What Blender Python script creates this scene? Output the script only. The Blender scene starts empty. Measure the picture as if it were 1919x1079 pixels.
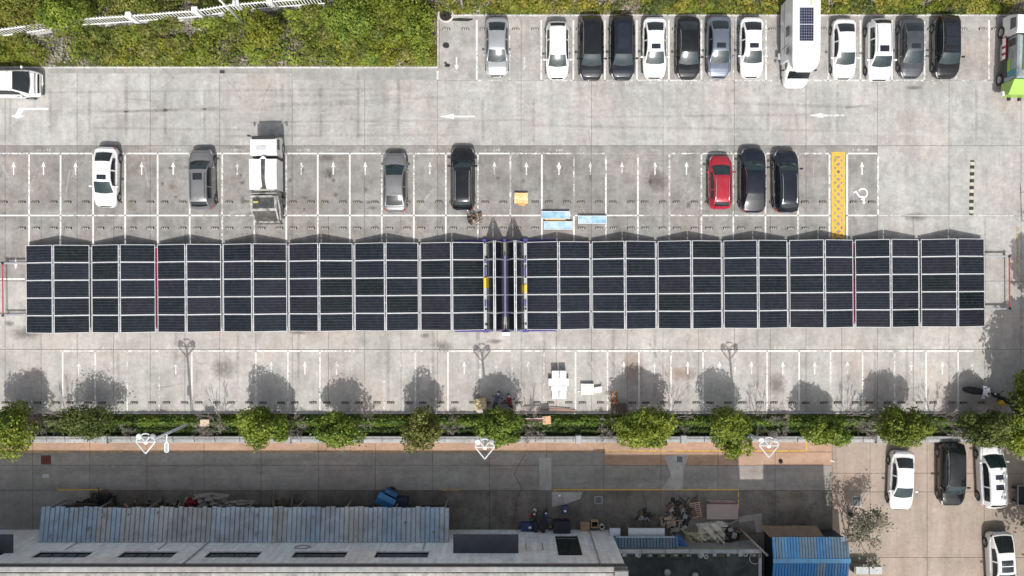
import bpy, math, random
import numpy as np
from mathutils import Vector, Matrix
random.seed(7)
NPR = np.random.RandomState(11)
SC = bpy.context.scene
COL = SC.collection
R = math.radians
# ---------------------------------------------------------------- camera, sky, sun, exposure
ALT = 63.0                     # the drone hangs 63 m over the car park, looking straight down
PPM = 24.5                     # photo pixels (1919 wide) per metre on the ground
cam_d = bpy.data.cameras.new("camera")
cam = bpy.data.objects.new("camera", cam_d)
COL.objects.link(cam)
cam.location = (0, 0, ALT)
cam.rotation_euler = (0, 0, 0)
cam_d.sensor_width = 36.0
cam_d.lens = 36.0 * ALT / (1919.0 / PPM)
cam_d.clip_start = 0.5
cam_d.clip_end = 2000
SC.camera = cam
LIGHT = Vector((-0.06, 0.71, -1.0)).normalized()          # the way sunlight travels: shadows fall to the top of the picture
ELEV = math.asin(-LIGHT.z)
world = bpy.data.worlds.new("World")
SC.world = world
world.use_nodes = True
wn = world.node_tree
wn.nodes.clear()
wo = wn.nodes.new("ShaderNodeOutputWorld")
wb = wn.nodes.new("ShaderNodeBackground")
sky = wn.nodes.new("ShaderNodeTexSky")
sky.sky_type = 'NISHITA'
sky.sun_disc = False
sky.sun_elevation = ELEV
sky.sun_rotation = R(175)
sky.altitude = 50
sky.air_density = 1.0
sky.dust_density = 4.0
wb.inputs[1].default_value = 0.15
hs = wn.nodes.new("ShaderNodeHueSaturation")          # the day is hazy: a whiter sky than a clear one
hs.inputs["Saturation"].default_value = 0.38
wn.links.new(sky.outputs[0], hs.inputs["Color"])
wn.links.new(hs.outputs[0], wb.inputs[0])
wn.links.new(wb.outputs[0], wo.inputs[0])
sun_d = bpy.data.lights.new("sun", 'SUN')
sun_d.energy = 4.0
sun_d.angle = R(0.5)
sun_d.color = (1.0, 0.965, 0.91)
sun = bpy.data.objects.new("sun", sun_d)
COL.objects.link(sun)
sun.rotation_euler = LIGHT.to_track_quat('-Z', 'Y').to_euler()
sun.location = (0, -40, 60)
SC.view_settings.view_transform = 'Standard'
SC.view_settings.look = 'None'
SC.view_settings.exposure = 0.11
SC.view_settings.gamma = 1.0
SC.view_settings.use_curve_mapping = False
SC.render.engine = 'CYCLES'
SC.cycles.max_bounces = 6

# ---------------------------------------------------------------- helpers
def P(px, py, z=0.0):
    """metres on the plane of height z for a point measured in the photograph"""
    k = (1 - z / ALT) / PPM
    return ((px - 960) * k, (540 - py) * k)

def PV(px, py, z=0.0):
    a, b = P(px, py, z)
    return Vector((a, b, z))

class MB:
    """collects faces of one mesh"""
    def __init__(s):
        s.v = []; s.f = []
    def add(s, vs, fs, M=None):
        o = len(s.v)
        for p in vs:
            s.v.append(tuple(M @ Vector(p)) if M is not None else tuple(p))
        for f in fs:
            s.f.append([i + o for i in f])
        return s
    def box(s, c, d, rz=0.0, ch=0.0, M=None):
        x, y, z = d[0] / 2, d[1] / 2, d[2] / 2
        if ch > 0:
            ch = min(ch, x * .9, y * .9, z * .9)
            vs = [(-x, -y, -z), (x, -y, -z), (x, y, -z), (-x, y, -z),
                  (-x, -y, z - ch), (x, -y, z - ch), (x, y, z - ch), (-x, y, z - ch),
                  (-x + ch, -y + ch, z), (x - ch, -y + ch, z), (x - ch, y - ch, z), (-x + ch, y - ch, z)]
            fs = [[3, 2, 1, 0], [0, 1, 5, 4], [1, 2, 6, 5], [2, 3, 7, 6], [3, 0, 4, 7],
                  [4, 5, 9, 8], [5, 6, 10, 9], [6, 7, 11, 10], [7, 4, 8, 11], [8, 9, 10, 11]]
        else:
            vs = [(-x, -y, -z), (x, -y, -z), (x, y, -z), (-x, y, -z), (-x, -y, z), (x, -y, z), (x, y, z), (-x, y, z)]
            fs = [[3, 2, 1, 0], [0, 1, 5, 4], [1, 2, 6, 5], [2, 3, 7, 6], [3, 0, 4, 7], [4, 5, 6, 7]]
        T = Matrix.Translation(Vector(c)) @ Matrix.Rotation(rz, 4, 'Z')
        if M is not None:
            T = M @ T
        return s.add(vs, fs, T)
    def prism(s, poly, z0, z1, M=None):
        n = len(poly)
        a = sum(poly[i][0] * poly[(i + 1) % n][1] - poly[(i + 1) % n][0] * poly[i][1] for i in range(n))
        if a < 0:
            poly = poly[::-1]
        vs = [(x, y, z0) for x, y in poly] + [(x, y, z1) for x, y in poly]
        fs = [list(range(n))[::-1], list(range(n, 2 * n))]
        for i in range(n):
            j = (i + 1) % n
            fs.append([i, j, n + j, n + i])
        return s.add(vs, fs, M)
    def sheet(s, poly, z):
        n = len(poly)
        a = sum(poly[i][0] * poly[(i + 1) % n][1] - poly[(i + 1) % n][0] * poly[i][1] for i in range(n))
        if a < 0:
            poly = poly[::-1]
        return s.add([(x, y, z) for x, y in poly], [list(range(n))])
    def tube(s, p0, p1, r0, r1=None, n=6, cap=True):
        r1 = r0 if r1 is None else r1
        p0, p1 = Vector(p0), Vector(p1)
        d = (p1 - p0)
        if d.length < 1e-6:
            return s
        d.normalize()
        a = d.orthogonal().normalized(); b = d.cross(a)
        vs = []
        for p, r in ((p0, r0), (p1, r1)):
            for i in range(n):
                t = 2 * math.pi * i / n
                vs.append(p + a * (r * math.cos(t)) + b * (r * math.sin(t)))
        fs = [[i, (i + 1) % n, n + (i + 1) % n, n + i] for i in range(n)]
        if cap:
            fs += [list(range(n))[::-1], list(range(n, 2 * n))]
        return s.add(vs, fs)
    def path(s, pts, r, n=6):
        for a, b in zip(pts[:-1], pts[1:]):
            s.tube(a, b, r, r, n)
        return s
    def grid(s, rows, close=False):
        o = len(s.v); m = len(rows[0])
        for r in rows:
            s.v += [tuple(p) for p in r]
        for i in range(len(rows) - 1):
            for j in range(m - 1):
                s.f.append([o + i * m + j, o + i * m + j + 1, o + (i + 1) * m + j + 1, o + (i + 1) * m + j])
        return s
    def lathe(s, c, prof, n=16, axis='Z', M=None):
        rows = []
        for r, h in prof:
            row = []
            for i in range(n + 1):
                t = 2 * math.pi * i / n
                q = (r * math.cos(t), r * math.sin(t), h)
                if axis == 'Y':
                    q = (q[0], q[2], q[1])
                row.append((q[0] + c[0], q[1] + c[1], q[2] + c[2]))
            rows.append(row)
        return s.grid(rows)
    def mesh(s, name, mat=None, smooth=False):
        me = bpy.data.meshes.new(name)
        me.from_pydata(s.v, [], s.f)
        if mat is not None:
            me.materials.append(mat)
        if smooth:
            me.polygons.foreach_set("use_smooth", [True] * len(me.polygons))
        me.update()
        return me
    def obj(s, name, mat=None, parent=None, smooth=False):
        return link(name, s.mesh(name, mat, smooth), parent)

def link(name, me, parent=None):
    o = bpy.data.objects.new(name, me)
    COL.objects.link(o)
    if parent is not None:
        o.parent = parent
    return o

def tag(o, label, cat, group=None):
    o["label"] = label; o["category"] = cat
    if group:
        o["group"] = group
    return o

def thing(name, label, cat, loc=(0, 0, 0), rz=0.0, group=None):
    o = bpy.data.objects.new(name, None)
    COL.objects.link(o)
    o.empty_display_size = .3
    o.location = loc; o.rotation_euler = (0, 0, rz)
    return tag(o, label, cat, group)

def struct(o):
    o["kind"] = "structure"; return o
def stuff(o):
    o["kind"] = "stuff"; return o

def dup(root, name=None):
    """copies a thing, its parts and their sub-parts; mesh data is shared"""
    c = root.copy(); COL.objects.link(c)
    for ch in root.children:
        d = ch.copy(); COL.objects.link(d); d.parent = c
        for g in ch.children:
            e = g.copy(); COL.objects.link(e); e.parent = d
    return c

ONES = "zero first second third fourth fifth sixth seventh eighth ninth tenth eleventh twelfth thirteenth fourteenth fifteenth sixteenth seventeenth eighteenth nineteenth".split()
TENS = {2: ("twenty", "twentieth"), 3: ("thirty", "thirtieth"), 4: ("forty", "fortieth"), 5: ("fifty", "fiftieth"), 6: ("sixty", "sixtieth"), 7: ("seventy", "seventieth")}
def ordinal(n):
    if n < 20: return ONES[n]
    t, o = divmod(n, 10)
    return TENS[t][1] if o == 0 else TENS[t][0] + "-" + ONES[o]

# ---------------------------------------------------------------- materials
MATS = {}
def new_mat(name):
    m = bpy.data.materials.new(name); m.use_nodes = True
    nt = m.node_tree
    return m, nt, nt.nodes["Principled BSDF"], nt.nodes["Material Output"]

def N(nt, kind, **kw):
    n = nt.nodes.new(kind)
    for k, v in kw.items():
        setattr(n, k, v)
    return n

def noise(nt, vec, scale, detail=4, rough=.6, sx=None):
    t = N(nt, "ShaderNodeTexNoise")
    t.inputs["Scale"].default_value = scale
    t.inputs["Detail"].default_value = detail
    t.inputs["Roughness"].default_value = rough
    if sx is not None:
        mp = N(nt, "ShaderNodeMapping")
        mp.inputs["Scale"].default_value = sx
        nt.links.new(vec, mp.inputs[0]); vec = mp.outputs[0]
    nt.links.new(vec, t.inputs["Vector"])
    return t.outputs["Fac"]

def ramp(nt, fac, stops):
    r = N(nt, "ShaderNodeValToRGB")
    e = r.color_ramp.elements
    while len(e) > len(stops): e.remove(e[-1])
    while len(e) < len(stops): e.new(1)
    for i, (p, c) in enumerate(stops):
        e[i].position = p
        if isinstance(c, (int, float)): c = (c, c, c)
        e[i].color = (c[0], c[1], c[2], 1)
    nt.links.new(fac, r.inputs[0])
    return r.outputs[0]

def mixc(nt, fac, a, b, mode='MIX'):
    m = N(nt, "ShaderNodeMix", data_type='RGBA', blend_type=mode)
    for sock, v in ((m.inputs[0], fac), (m.inputs[6], a), (m.inputs[7], b)):
        if isinstance(v, (int, float)): sock.default_value = v
        elif isinstance(v, tuple): sock.default_value = (v[0], v[1], v[2], 1)
        else: nt.links.new(v, sock)
    return m.outputs[2]

def math_(nt, op, a, b=None):
    m = N(nt, "ShaderNodeMath", operation=op)
    for i, v in ((0, a), (1, b)):
        if v is None: continue
        if isinstance(v, (int, float)): m.inputs[i].default_value = v
        else: nt.links.new(v, m.inputs[i])
    return m.outputs[0]

def pos(nt):
    return N(nt, "ShaderNodeNewGeometry").outputs["Position"]

def bump(nt, bsdf, fac, strength=.3, dist=.02):
    b = N(nt, "ShaderNodeBump")
    b.inputs["Strength"].default_value = strength; b.inputs["Distance"].default_value = dist
    nt.links.new(fac, b.inputs["Height"]); nt.links.new(b.outputs[0], bsdf.inputs["Normal"])

def M_(name, col, rough=.6, metal=0.0, var=.12, scale=3.0, coat=0.0, dirt=None, spec=None):
    """plain painted / plastic / metal surface with a little mottling"""
    if name in MATS: return MATS[name]
    m, nt, b, out = new_mat(name)
    p = pos(nt)
    f = noise(nt, p, scale, 5, .65)
    c = ramp(nt, f, [(.25, tuple(x * (1 - var) for x in col)), (.75, tuple(min(1, x * (1 + var)) for x in col))])
    if dirt:
        f2 = noise(nt, p, scale * .6, 6, .7)
        c = mixc(nt, ramp(nt, f2, [(.46, 0), (.62, dirt[3])]), c, tuple(dirt[:3]))
    nt.links.new(c, b.inputs["Base Color"])
    b.inputs["Roughness"].default_value = rough
    b.inputs["Metallic"].default_value = metal
    if spec is not None: b.inputs["Specular IOR Level"].default_value = spec
    if coat:
        b.inputs["Coat Weight"].default_value = coat
        b.inputs["Coat Roughness"].default_value = .04
    MATS[name] = m
    return m

def concrete(name, base, warm=(1, .985, .955), contrast=.16, stain=.35, streak=(1, .12, 1), slabvar=.05, dark=(.17, .165, .155), seed=0.0, sx=.9):
    if name in MATS: return MATS[name]
    m, nt, b, out = new_mat(name)
    p0 = pos(nt)
    add = N(nt, "ShaderNodeVectorMath", operation='ADD'); add.inputs[1].default_value = (seed, seed * 1.7, 0)
    nt.links.new(p0, add.inputs[0]); p = add.outputs[0]
    col = tuple(base * w for w in warm)
    big = noise(nt, p, .09, 3, .5)
    mid = noise(nt, p, .75, 9, .78)
    fine = noise(nt, p, 3.2, 7, .85)
    st = noise(nt, p, sx, 6, .7, streak)
    c = ramp(nt, mid, [(.32, tuple(x * (1 - contrast * 1.3) for x in col)), (.52, col), (.68, tuple(x * (1 + contrast * .8) for x in col))])
    c = mixc(nt, 1.0, c, ramp(nt, big, [(.3, .86), (.7, 1.1)]), 'MULTIPLY')
    c = mixc(nt, 1.0, c, ramp(nt, fine, [(.25, .74), (.75, 1.22)]), 'MULTIPLY')
    c = mixc(nt, 1.0, c, ramp(nt, st, [(.3, .80), (.7, 1.15)]), 'MULTIPLY')
    # pinkish and greenish tints of old concrete
    tint = noise(nt, p, .22, 3, .5)
    c = mixc(nt, 1.0, c, ramp(nt, tint, [(.3, (.96, 1.0, .97)), (.5, (1, 1, 1)), (.7, (1.06, .98, .95))]), 'MULTIPLY')
    # oil, tyre and water stains
    s1 = noise(nt, p, .38, 8, .78)
    c = mixc(nt, ramp(nt, s1, [(.50, 0), (.66, stain)]), c, dark)
    s2 = noise(nt, p, 1.6, 5, .6)
    c = mixc(nt, ramp(nt, s2, [(.63, 0), (.72, stain * .8)]), c, tuple(x * .75 for x in dark))
    s3 = noise(nt, p, 2.6, 8, .8)
    c = mixc(nt, ramp(nt, s3, [(.58, 0), (.7, .4)]), c, tuple(min(.8, x * 1.25) for x in col))
    s4 = noise(nt, p, .28, 7, .7, (1.0, 2.6, 1)); c = mixc(nt, ramp(nt, s4, [(.52, 0), (.68, .30)]), c, tuple(x * q for x, q in zip(col, (.74, .69, .62))))
    oi = N(nt, "ShaderNodeObjectInfo")
    c = mixc(nt, 1.0, c, ramp(nt, oi.outputs["Random"], [(0, 1 - slabvar), (1, 1 + slabvar)]), 'MULTIPLY')
    nt.links.new(c, b.inputs["Base Color"])
    b.inputs["Roughness"].default_value = .9
    b.inputs["Specular IOR Level"].default_value = .25
    bump(nt, b, fine, .25, .01)
    MATS[name] = m
    return m

def road_paint(name, col, wear=.45, scale=2.2):
    """thin worn paint: where it has flaked off the slab below shows"""
    if name in MATS: return MATS[name]
    m, nt, b, out = new_mat(name)
    p = pos(nt)
    c = ramp(nt, noise(nt, p, 3, 5, .7), [(.3, tuple(x * .8 for x in col)), (.7, col)])
    nt.links.new(c, b.inputs["Base Color"])
    b.inputs["Roughness"].default_value = .75
    f = noise(nt, p, scale, 9, .82)
    f2 = noise(nt, p, .13, 3, .5)
    s = math_(nt, 'ADD', f, math_(nt, 'MULTIPLY', math_(nt, 'SUBTRACT', f2, .5), .55))
    oi = N(nt, "ShaderNodeObjectInfo")
    s = math_(nt, 'ADD', s, math_(nt, 'MULTIPLY', math_(nt, 'SUBTRACT', oi.outputs["Random"], .5), .13))
    a = ramp(nt, s, [(wear - .06, 0.10), (wear + .06, .92)])
    tr = N(nt, "ShaderNodeBsdfTransparent"); mx = N(nt, "ShaderNodeMixShader")
    nt.links.new(a, mx.inputs[0]); nt.links.new(tr.outputs[0], mx.inputs[1]); nt.links.new(b.outputs[0], mx.inputs[2])
    nt.links.new(mx.outputs[0], out.inputs[0])
    MATS[name] = m
    return m

def soft_blot(name, col, amount=.8, scale=3.0):
    """spilt oil: dark in the middle, fading out over a ragged rim of its own shape"""
    if name in MATS: return MATS[name]
    m, nt, b, out = new_mat(name)
    b.inputs["Base Color"].default_value = (*col, 1); b.inputs["Roughness"].default_value = .7
    tc = N(nt, "ShaderNodeTexCoord")
    vm = N(nt, "ShaderNodeVectorMath", operation='DISTANCE'); vm.inputs[1].default_value = (.5, .5, 0)
    mp = N(nt, "ShaderNodeMapping"); mp.inputs["Scale"].default_value = (1, 1, 0)
    nt.links.new(tc.outputs["Generated"], mp.inputs[0]); nt.links.new(mp.outputs[0], vm.inputs[0])
    d = vm.outputs["Value"]
    f = noise(nt, pos(nt), scale, 6, .75)
    s = math_(nt, 'ADD', math_(nt, 'MULTIPLY', math_(nt, 'SUBTRACT', .5, d), 1.3), math_(nt, 'SUBTRACT', f, .5))
    a = ramp(nt, s, [(.08, 0), (.55, amount)])
    tr = N(nt, "ShaderNodeBsdfTransparent"); mx = N(nt, "ShaderNodeMixShader")
    nt.links.new(a, mx.inputs[0]); nt.links.new(tr.outputs[0], mx.inputs[1]); nt.links.new(b.outputs[0], mx.inputs[2])
    nt.links.new(mx.outputs[0], out.inputs[0])
    MATS[name] = m
    return m

def soft_track(name, col, amount=.3, scale=.9):
    if name in MATS: return MATS[name]
    m, nt, b, out = new_mat(name)
    b.inputs["Base Color"].default_value = (*col, 1); b.inputs["Roughness"].default_value = .9
    tc = N(nt, "ShaderNodeTexCoord"); sp = N(nt, "ShaderNodeSeparateXYZ"); nt.links.new(tc.outputs["Generated"], sp.inputs[0])
    e = math_(nt, 'MULTIPLY', math_(nt, 'MULTIPLY', sp.outputs[0], math_(nt, 'SUBTRACT', 1.0, sp.outputs[0])), 4)
    e2 = math_(nt, 'MINIMUM', math_(nt, 'MULTIPLY', math_(nt, 'MULTIPLY', sp.outputs[1], math_(nt, 'SUBTRACT', 1.0, sp.outputs[1])), 14), 1.0)
    f = ramp(nt, noise(nt, pos(nt), scale, 8, .75), [(.35, .15), (.65, 1)])
    a = math_(nt, 'MULTIPLY', math_(nt, 'MULTIPLY', math_(nt, 'MULTIPLY', e, f), e2), amount)
    tr = N(nt, "ShaderNodeBsdfTransparent"); mx = N(nt, "ShaderNodeMixShader")
    nt.links.new(a, mx.inputs[0]); nt.links.new(tr.outputs[0], mx.inputs[1]); nt.links.new(b.outputs[0], mx.inputs[2])
    nt.links.new(mx.outputs[0], out.inputs[0])
    MATS[name] = m
    return m

def leaf_mat(name, cols, scale=.5, trans=.3, fine=5.0):
    if name in MATS: return MATS[name]
    m, nt, b, out = new_mat(name)
    p = pos(nt)
    f = noise(nt, p, scale, 4, .6)
    st = [(.28 + .44 * i / (len(cols) - 1), c) for i, c in enumerate(cols)]
    c = ramp(nt, f, st)
    g = noise(nt, p, fine, 2, .5)
    c = mixc(nt, 1.0, c, ramp(nt, g, [(.3, .5), (.7, 1.6)]), 'MULTIPLY')
    oi = N(nt, "ShaderNodeObjectInfo")
    c = mixc(nt, 1.0, c, ramp(nt, oi.outputs["Random"], [(0, (.72, .84, .80)), (1, (1.22, 1.12, 1.0))]), 'MULTIPLY')
    nt.links.new(c, b.inputs["Base Color"])
    b.inputs["Roughness"].default_value = .55
    b.inputs["Specular IOR Level"].default_value = .35
    t = N(nt, "ShaderNodeBsdfTranslucent"); nt.links.new(c, t.inputs[0])
    mx = N(nt, "ShaderNodeMixShader"); mx.inputs[0].default_value = trans
    nt.links.new(b.outputs[0], mx.inputs[1]); nt.links.new(t.outputs[0], mx.inputs[2])
    nt.links.new(mx.outputs[0], out.inputs[0])
    MATS[name] = m
    return m

def car_paint(name, col, metal=.3, rough=.32, dusty=.14):
    if name in MATS: return MATS[name]
    m, nt, b, out = new_mat(name)
    p = pos(nt)
    f = noise(nt, p, 1.3, 6, .7)
    c = ramp(nt, f, [(.3, tuple(x * .9 for x in col)), (.7, tuple(min(1, x * 1.06) for x in col))])
    dust = noise(nt, p, .9, 8, .8)
    c = mixc(nt, ramp(nt, dust, [(.48, 0), (.75, dusty)]), c, (.3, .28, .25))
    nt.links.new(c, b.inputs["Base Color"])
    b.inputs["Metallic"].default_value = metal
    rr = ramp(nt, dust, [(.3, rough), (.75, rough + .12)])
    nt.links.new(rr, b.inputs["Roughness"])
    b.inputs["Coat Weight"].default_value = 1.0
    b.inputs["Specular IOR Level"].default_value = .15
    b.inputs["Coat Roughness"].default_value = .05
    MATS[name] = m
    return m

def glass_mat(name, col, rough=.06):
    if name in MATS: return MATS[name]
    m, nt, b, out = new_mat(name)
    f = noise(nt, pos(nt), 2.2, 5, .7)
    c = ramp(nt, f, [(.3, tuple(x * .6 for x in col)), (.7, tuple(x * 1.3 for x in col))])
    nt.links.new(c, b.inputs["Base Color"])
    nt.links.new(ramp(nt, f, [(.3, rough), (.8, rough + .08)]), b.inputs["Roughness"])
    b.inputs["IOR"].default_value = 1.52
    b.inputs["Specular IOR Level"].default_value = .7
    MATS[name] = m
    return m

WHITE_LINE = road_paint("white road paint", (.72, .71, .68), .42, 3)
WORN_LINE = road_paint("badly worn white paint", (.74, .73, .70), .52)
YELLOW_LINE = road_paint("yellow road paint", (.70, .42, .05), .40)
FAINT_YELLOW = road_paint("faint yellow kerb paint", (.55, .36, .10), .52)
RUBBER = M_("black rubber", (.025, .025, .026), .75)
DARK = M_("dark plastic", (.02, .02, .022), .5)
STEEL = M_("galvanised steel", (.46, .47, .48), .42, .7)
ALU = M_("white anodised frame", (.66, .67, .69), .4, .2, .06)
WHITE = M_("white enamel", (.80, .80, .79), .4, 0, .05, coat=.3)
GREYP = M_("grey paint", (.33, .34, .35), .5)
BARK = M_("bark", (.16, .115, .08), .9, var=.35, scale=9)
SOIL = M_("brown soil", (.15, .115, .08), .95, var=.4, scale=2)
WOOD = M_("weathered pallet wood", (.36, .25, .17), .85, var=.3, scale=6)
CARD = M_("cardboard", (.48, .34, .20), .9, var=.12)
# ================================================================ SETTING: ground, slabs, roads
g = MB(); g.sheet([(-300, -300), (300, -300), (300, 300), (-300, 300)], -.09)
struct(g.obj("ground", SOIL))

C_AISLE = concrete("aisle concrete", .362, warm=(1, .98, .945), contrast=.22, stain=.34, slabvar=.045)
C_BAY = concrete("bay concrete", .24, warm=(1, .97, .925), contrast=.30, stain=.42, streak=(1, .22, 1), slabvar=.05, seed=31)
C_TOP = concrete("top row concrete", .32, warm=(1, .975, .935), contrast=.25, stain=.36, streak=(1, .22, 1), slabvar=.045, seed=17)
C_SOUTH = concrete("south bay concrete", .395, warm=(1.0, .955, .905), contrast=.17, stain=.3, streak=(1, .3, 1), slabvar=.035, seed=57)
C_ROAD = concrete("road concrete", .265, warm=(1.0, .955, .90), contrast=.2, stain=.4, streak=(.1, 1.4, 1), slabvar=.05, seed=90)
C_WALK = concrete("ochre walk paving", .34, warm=(1.15, .76, .55), contrast=.14, stain=.25, streak=(.25, 1, 1), slabvar=.05, seed=13)
C_YARD = concrete("yard concrete", .285, warm=(1.12, .93, .78), contrast=.12, stain=.25, slabvar=.04, seed=77)
C_APRON = concrete("dirty apron concrete", .165, warm=(1.03, .95, .85), contrast=.3, stain=.7, slabvar=.08, seed=44, dark=(.06, .055, .05))
C_KERB = concrete("kerb concrete", .52, contrast=.2, stain=.35, slabvar=.08, seed=5)
JOINT = M_("joint filler", (.12, .115, .105), .95)

lot = struct(MB().sheet([P(-60, 20), P(2000, 20), P(2000, 777), P(-60, 777)], -.035).obj("parking_lot", JOINT))

def slab(x0, x1, y0, y1, mat, parent, name="concrete_slab", z1=0.0, gap=.5, th=.03):
    """one cast slab; photo pixels"""
    x0, x1 = x0 + gap / 2, x1 - gap / 2; y0, y1 = y0 + gap / 2, y1 - gap / 2
    a = P(x0, y1); b = P(x1, y0)
    m = MB().box(((a[0] + b[0]) / 2, (a[1] + b[1]) / 2, z1 - th / 2), (b[0] - a[0], b[1] - a[1], th), ch=.012)
    return m.obj(name, mat, parent)

XJ = [-50, 10, 145, 282, 412, 548, 684, 820, 977, 1109, 1243, 1377, 1511, 1645, 1779, 1914, 2000]
random.seed(3)
for i in range(len(XJ) - 1):
    x0, x1 = XJ[i], XJ[i + 1]
    if x0 >= 820:
        slab(x0, x1, 30, 151, C_TOP, lot)
        slab(x0, x1, 151, 273, C_AISLE, lot)
    else:
        slab(x0, x1, 127, 273, C_AISLE, lot)
    bay = C_BAY if x0 < 1640 else C_AISLE
    xm = (x0 + x1) / 2
    slab(x0, x1, 273, 405, bay, lot)
    for q0, q1 in ((x0, xm), (xm, x1)):
        slab(q0, q1, 405, 527, bay if q0 < 1640 else C_AISLE, lot)
        slab(q0, q1, 527, 655, C_SOUTH, lot)
        slab(q0, q1, 655, 776, C_SOUTH, lot)

def strip(name, poly, mat, parent=lot, z=.004):
    return MB().sheet([P(*q) for q in poly], z).obj(name, mat, parent)
def rect(name, x0, y0, x1, y1, mat, parent=lot, z=.004):
    return strip(name, [(x0, y0), (x1, y0), (x1, y1), (x0, y1)], mat, parent, z)

# ---- painted bay lines -------------------------------------------------------
LW = 1.6
TOP_X = [894, 955, 1015, 1075, 1134, 1194, 1254, 1315, 1375, 1436, 1495, 1553, 1613, 1672, 1733, 1793, 1854]
for i, x in enumerate(TOP_X):
    rect("bay_line", x - LW, 38, x + LW, 149.4, WHITE_LINE if x not in (955, 1375) else WORN_LINE)
rect("bay_line", 819, 133, 822.2, 149.4, WHITE_LINE)
for a, b in zip([821] + TOP_X[:-1], TOP_X):
    rect("bay_line", a + 1.8, 149.6, b - 1.8, 152.4, WORN_LINE)
MID_X = [55, 114, 175, 235, 296, 356, 417, 477, 537, 596, 656, 716, 776, 836, 896, 957, 1016, 1076, 1136, 1196, 1255, 1315, 1375, 1435, 1496, 1555, 1588, 1646]
for i, x in enumerate(MID_X):
    w = 1.5 if i not in (25, 26) else 1.7
    mt = WORN_LINE if x in (957, 1076, 1375) else WHITE_LINE
    rect("bay_line", x - w, 289.6, x + w, 402.6, mt)
    if x < 1640:
        rect("bay_line", x - w, 405.6, x + w, 470, WHITE_LINE if x not in (957, 896) else WORN_LINE)
for a, b in zip([-20] + MID_X[:-1], MID_X):
    if a == 1555: continue
    rect("bay_line", a + 1.7, 286.6, b - 1.7, 289.4, WORN_LINE if 957 <= a < 1320 or a < 50 else WHITE_LINE)
    rect("bay_line", a + 1.7, 402.8, b - 1.7, 405.4, WHITE_LINE)
SOUTH_X = [118, 179, 239, 299, 360, 420, 480, 540, 600, 660, 720, 779, 840, 900, 960, 1020, 1079, 1139, 1198, 1258, 1318, 1378, 1438, 1498, 1557, 1617, 1677, 1736, 1796]
WORN_S = {179, 239, 299, 420, 660, 720, 779, 900, 960, 1020}
for i, x in enumerate(SOUTH_X):
    rect("bay_line", x - 1.4, 660, x + 1.4, 770, WORN_LINE if x in WORN_S else WHITE_LINE)
for a, b in zip([60] + SOUTH_X, SOUTH_X + [1826]):
    rect("bay_line", a + 1.5, 656.8, b - 1.5, 659.6, WORN_LINE if (a in WORN_S or a < 200 or 360 <= a < 480) else WHITE_LINE)
rect("bay_line", -20, 521.5, 47, 525, WHITE_LINE)
rect("bay_line", 1646, 404, 1900, 405.2, WORN_LINE)
# yellow hatched walkway
YW = lot
for x0, x1 in ((1559.2, 1563.8), (1579.2, 1583.6)):
    rect("yellow_band", x0, 285, x1, 452, YELLOW_LINE)
rect("yellow_band", 1564, 285, 1579, 293, YELLOW_LINE)
for k in range(11):
    ya = 294 + k * 14
    yb = ya + 14
    strip("yellow_hatch", [(1564, ya), (1567.2, ya), (1579, yb - 3), (1579, yb), (1576, yb), (1564, ya + 3)], YELLOW_LINE, lot, .0042)
    strip("yellow_hatch", [(1579, ya), (1575.8, ya), (1564, yb - 3), (1564, yb), (1567, yb), (1579, ya + 3)], YELLOW_LINE, lot, .0062)
# arrows in the bays
def arrow(cx, y_tip, y_end, w=1.15, hw=4.0, hl=11, mat=WHITE_LINE):
    s = 1 if y_end > y_tip else -1
    strip("bay_arrow", [(cx, y_tip), (cx + hw, y_tip + s * hl), (cx + w, y_tip + s * (hl - 1.5)), (cx + w, y_end), (cx - w, y_end), (cx - w, y_tip + s * (hl - 1.5)), (cx - hw, y_tip + s * hl)], mat)
for cx in (26, 82, 142, 266, 325, 445, 565, 625, 685, 806, 927, 987, 1048, 1107, 1166, 1228, 1287, 1525, 1616):
    arrow(cx, 303, 328, mat=WHITE_LINE if cx < 1300 else WORN_LINE)
strip("bay_arrow", [(1048 + 4.5 * math.cos(t * .524), 313 + 4.5 * math.sin(t * .524)) for t in range(12)], WORN_LINE, lot, .0046)
for cx in (856, 983):
    arrow(cx, 132, 107, w=1.3, hw=4.2)
arrow(30, 505, 483, w=1.2, hw=3.5)
for k, (a, b) in enumerate(zip(SOUTH_X, SOUTH_X[1:])):
    cx = (a + b) / 2
    if 1020 <= a < 1079 or cx in (690,): continue
    arrow(cx + random.uniform(-2, 2), 677, 702, mat=WORN_LINE if (a in WORN_S or random.random() < .25) else WHITE_LINE)
arrow(1823, 677, 700)
# direction arrows in the aisle
def lane_arrow(x_tip, x_end, y, mat):
    strip("lane_arrow", [(x_tip, y), (x_tip + 27, y - 5), (x_tip + 27, y - 1.7), (x_end, y - 1.2), (x_end, y + 1.5), (x_tip + 27, y + 1.7), (x_tip + 27, y + 4.6)], mat)
LANE_P = road_paint("lane arrow paint", (.70, .69, .66), .37, 3)
lane_arrow(824, 891, 218.5, LANE_P); lane_arrow(1516, 1582, 216.5, LANE_P)
strip("lane_arrow", [(91, 202.5), (91, 206), (45, 206), (39, 217), (46.5, 217), (34, 222.5), (20.5, 217), (28.5, 217), (37, 202.5)], road_paint("fresh white paint", (.79, .78, .75), .30))
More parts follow.
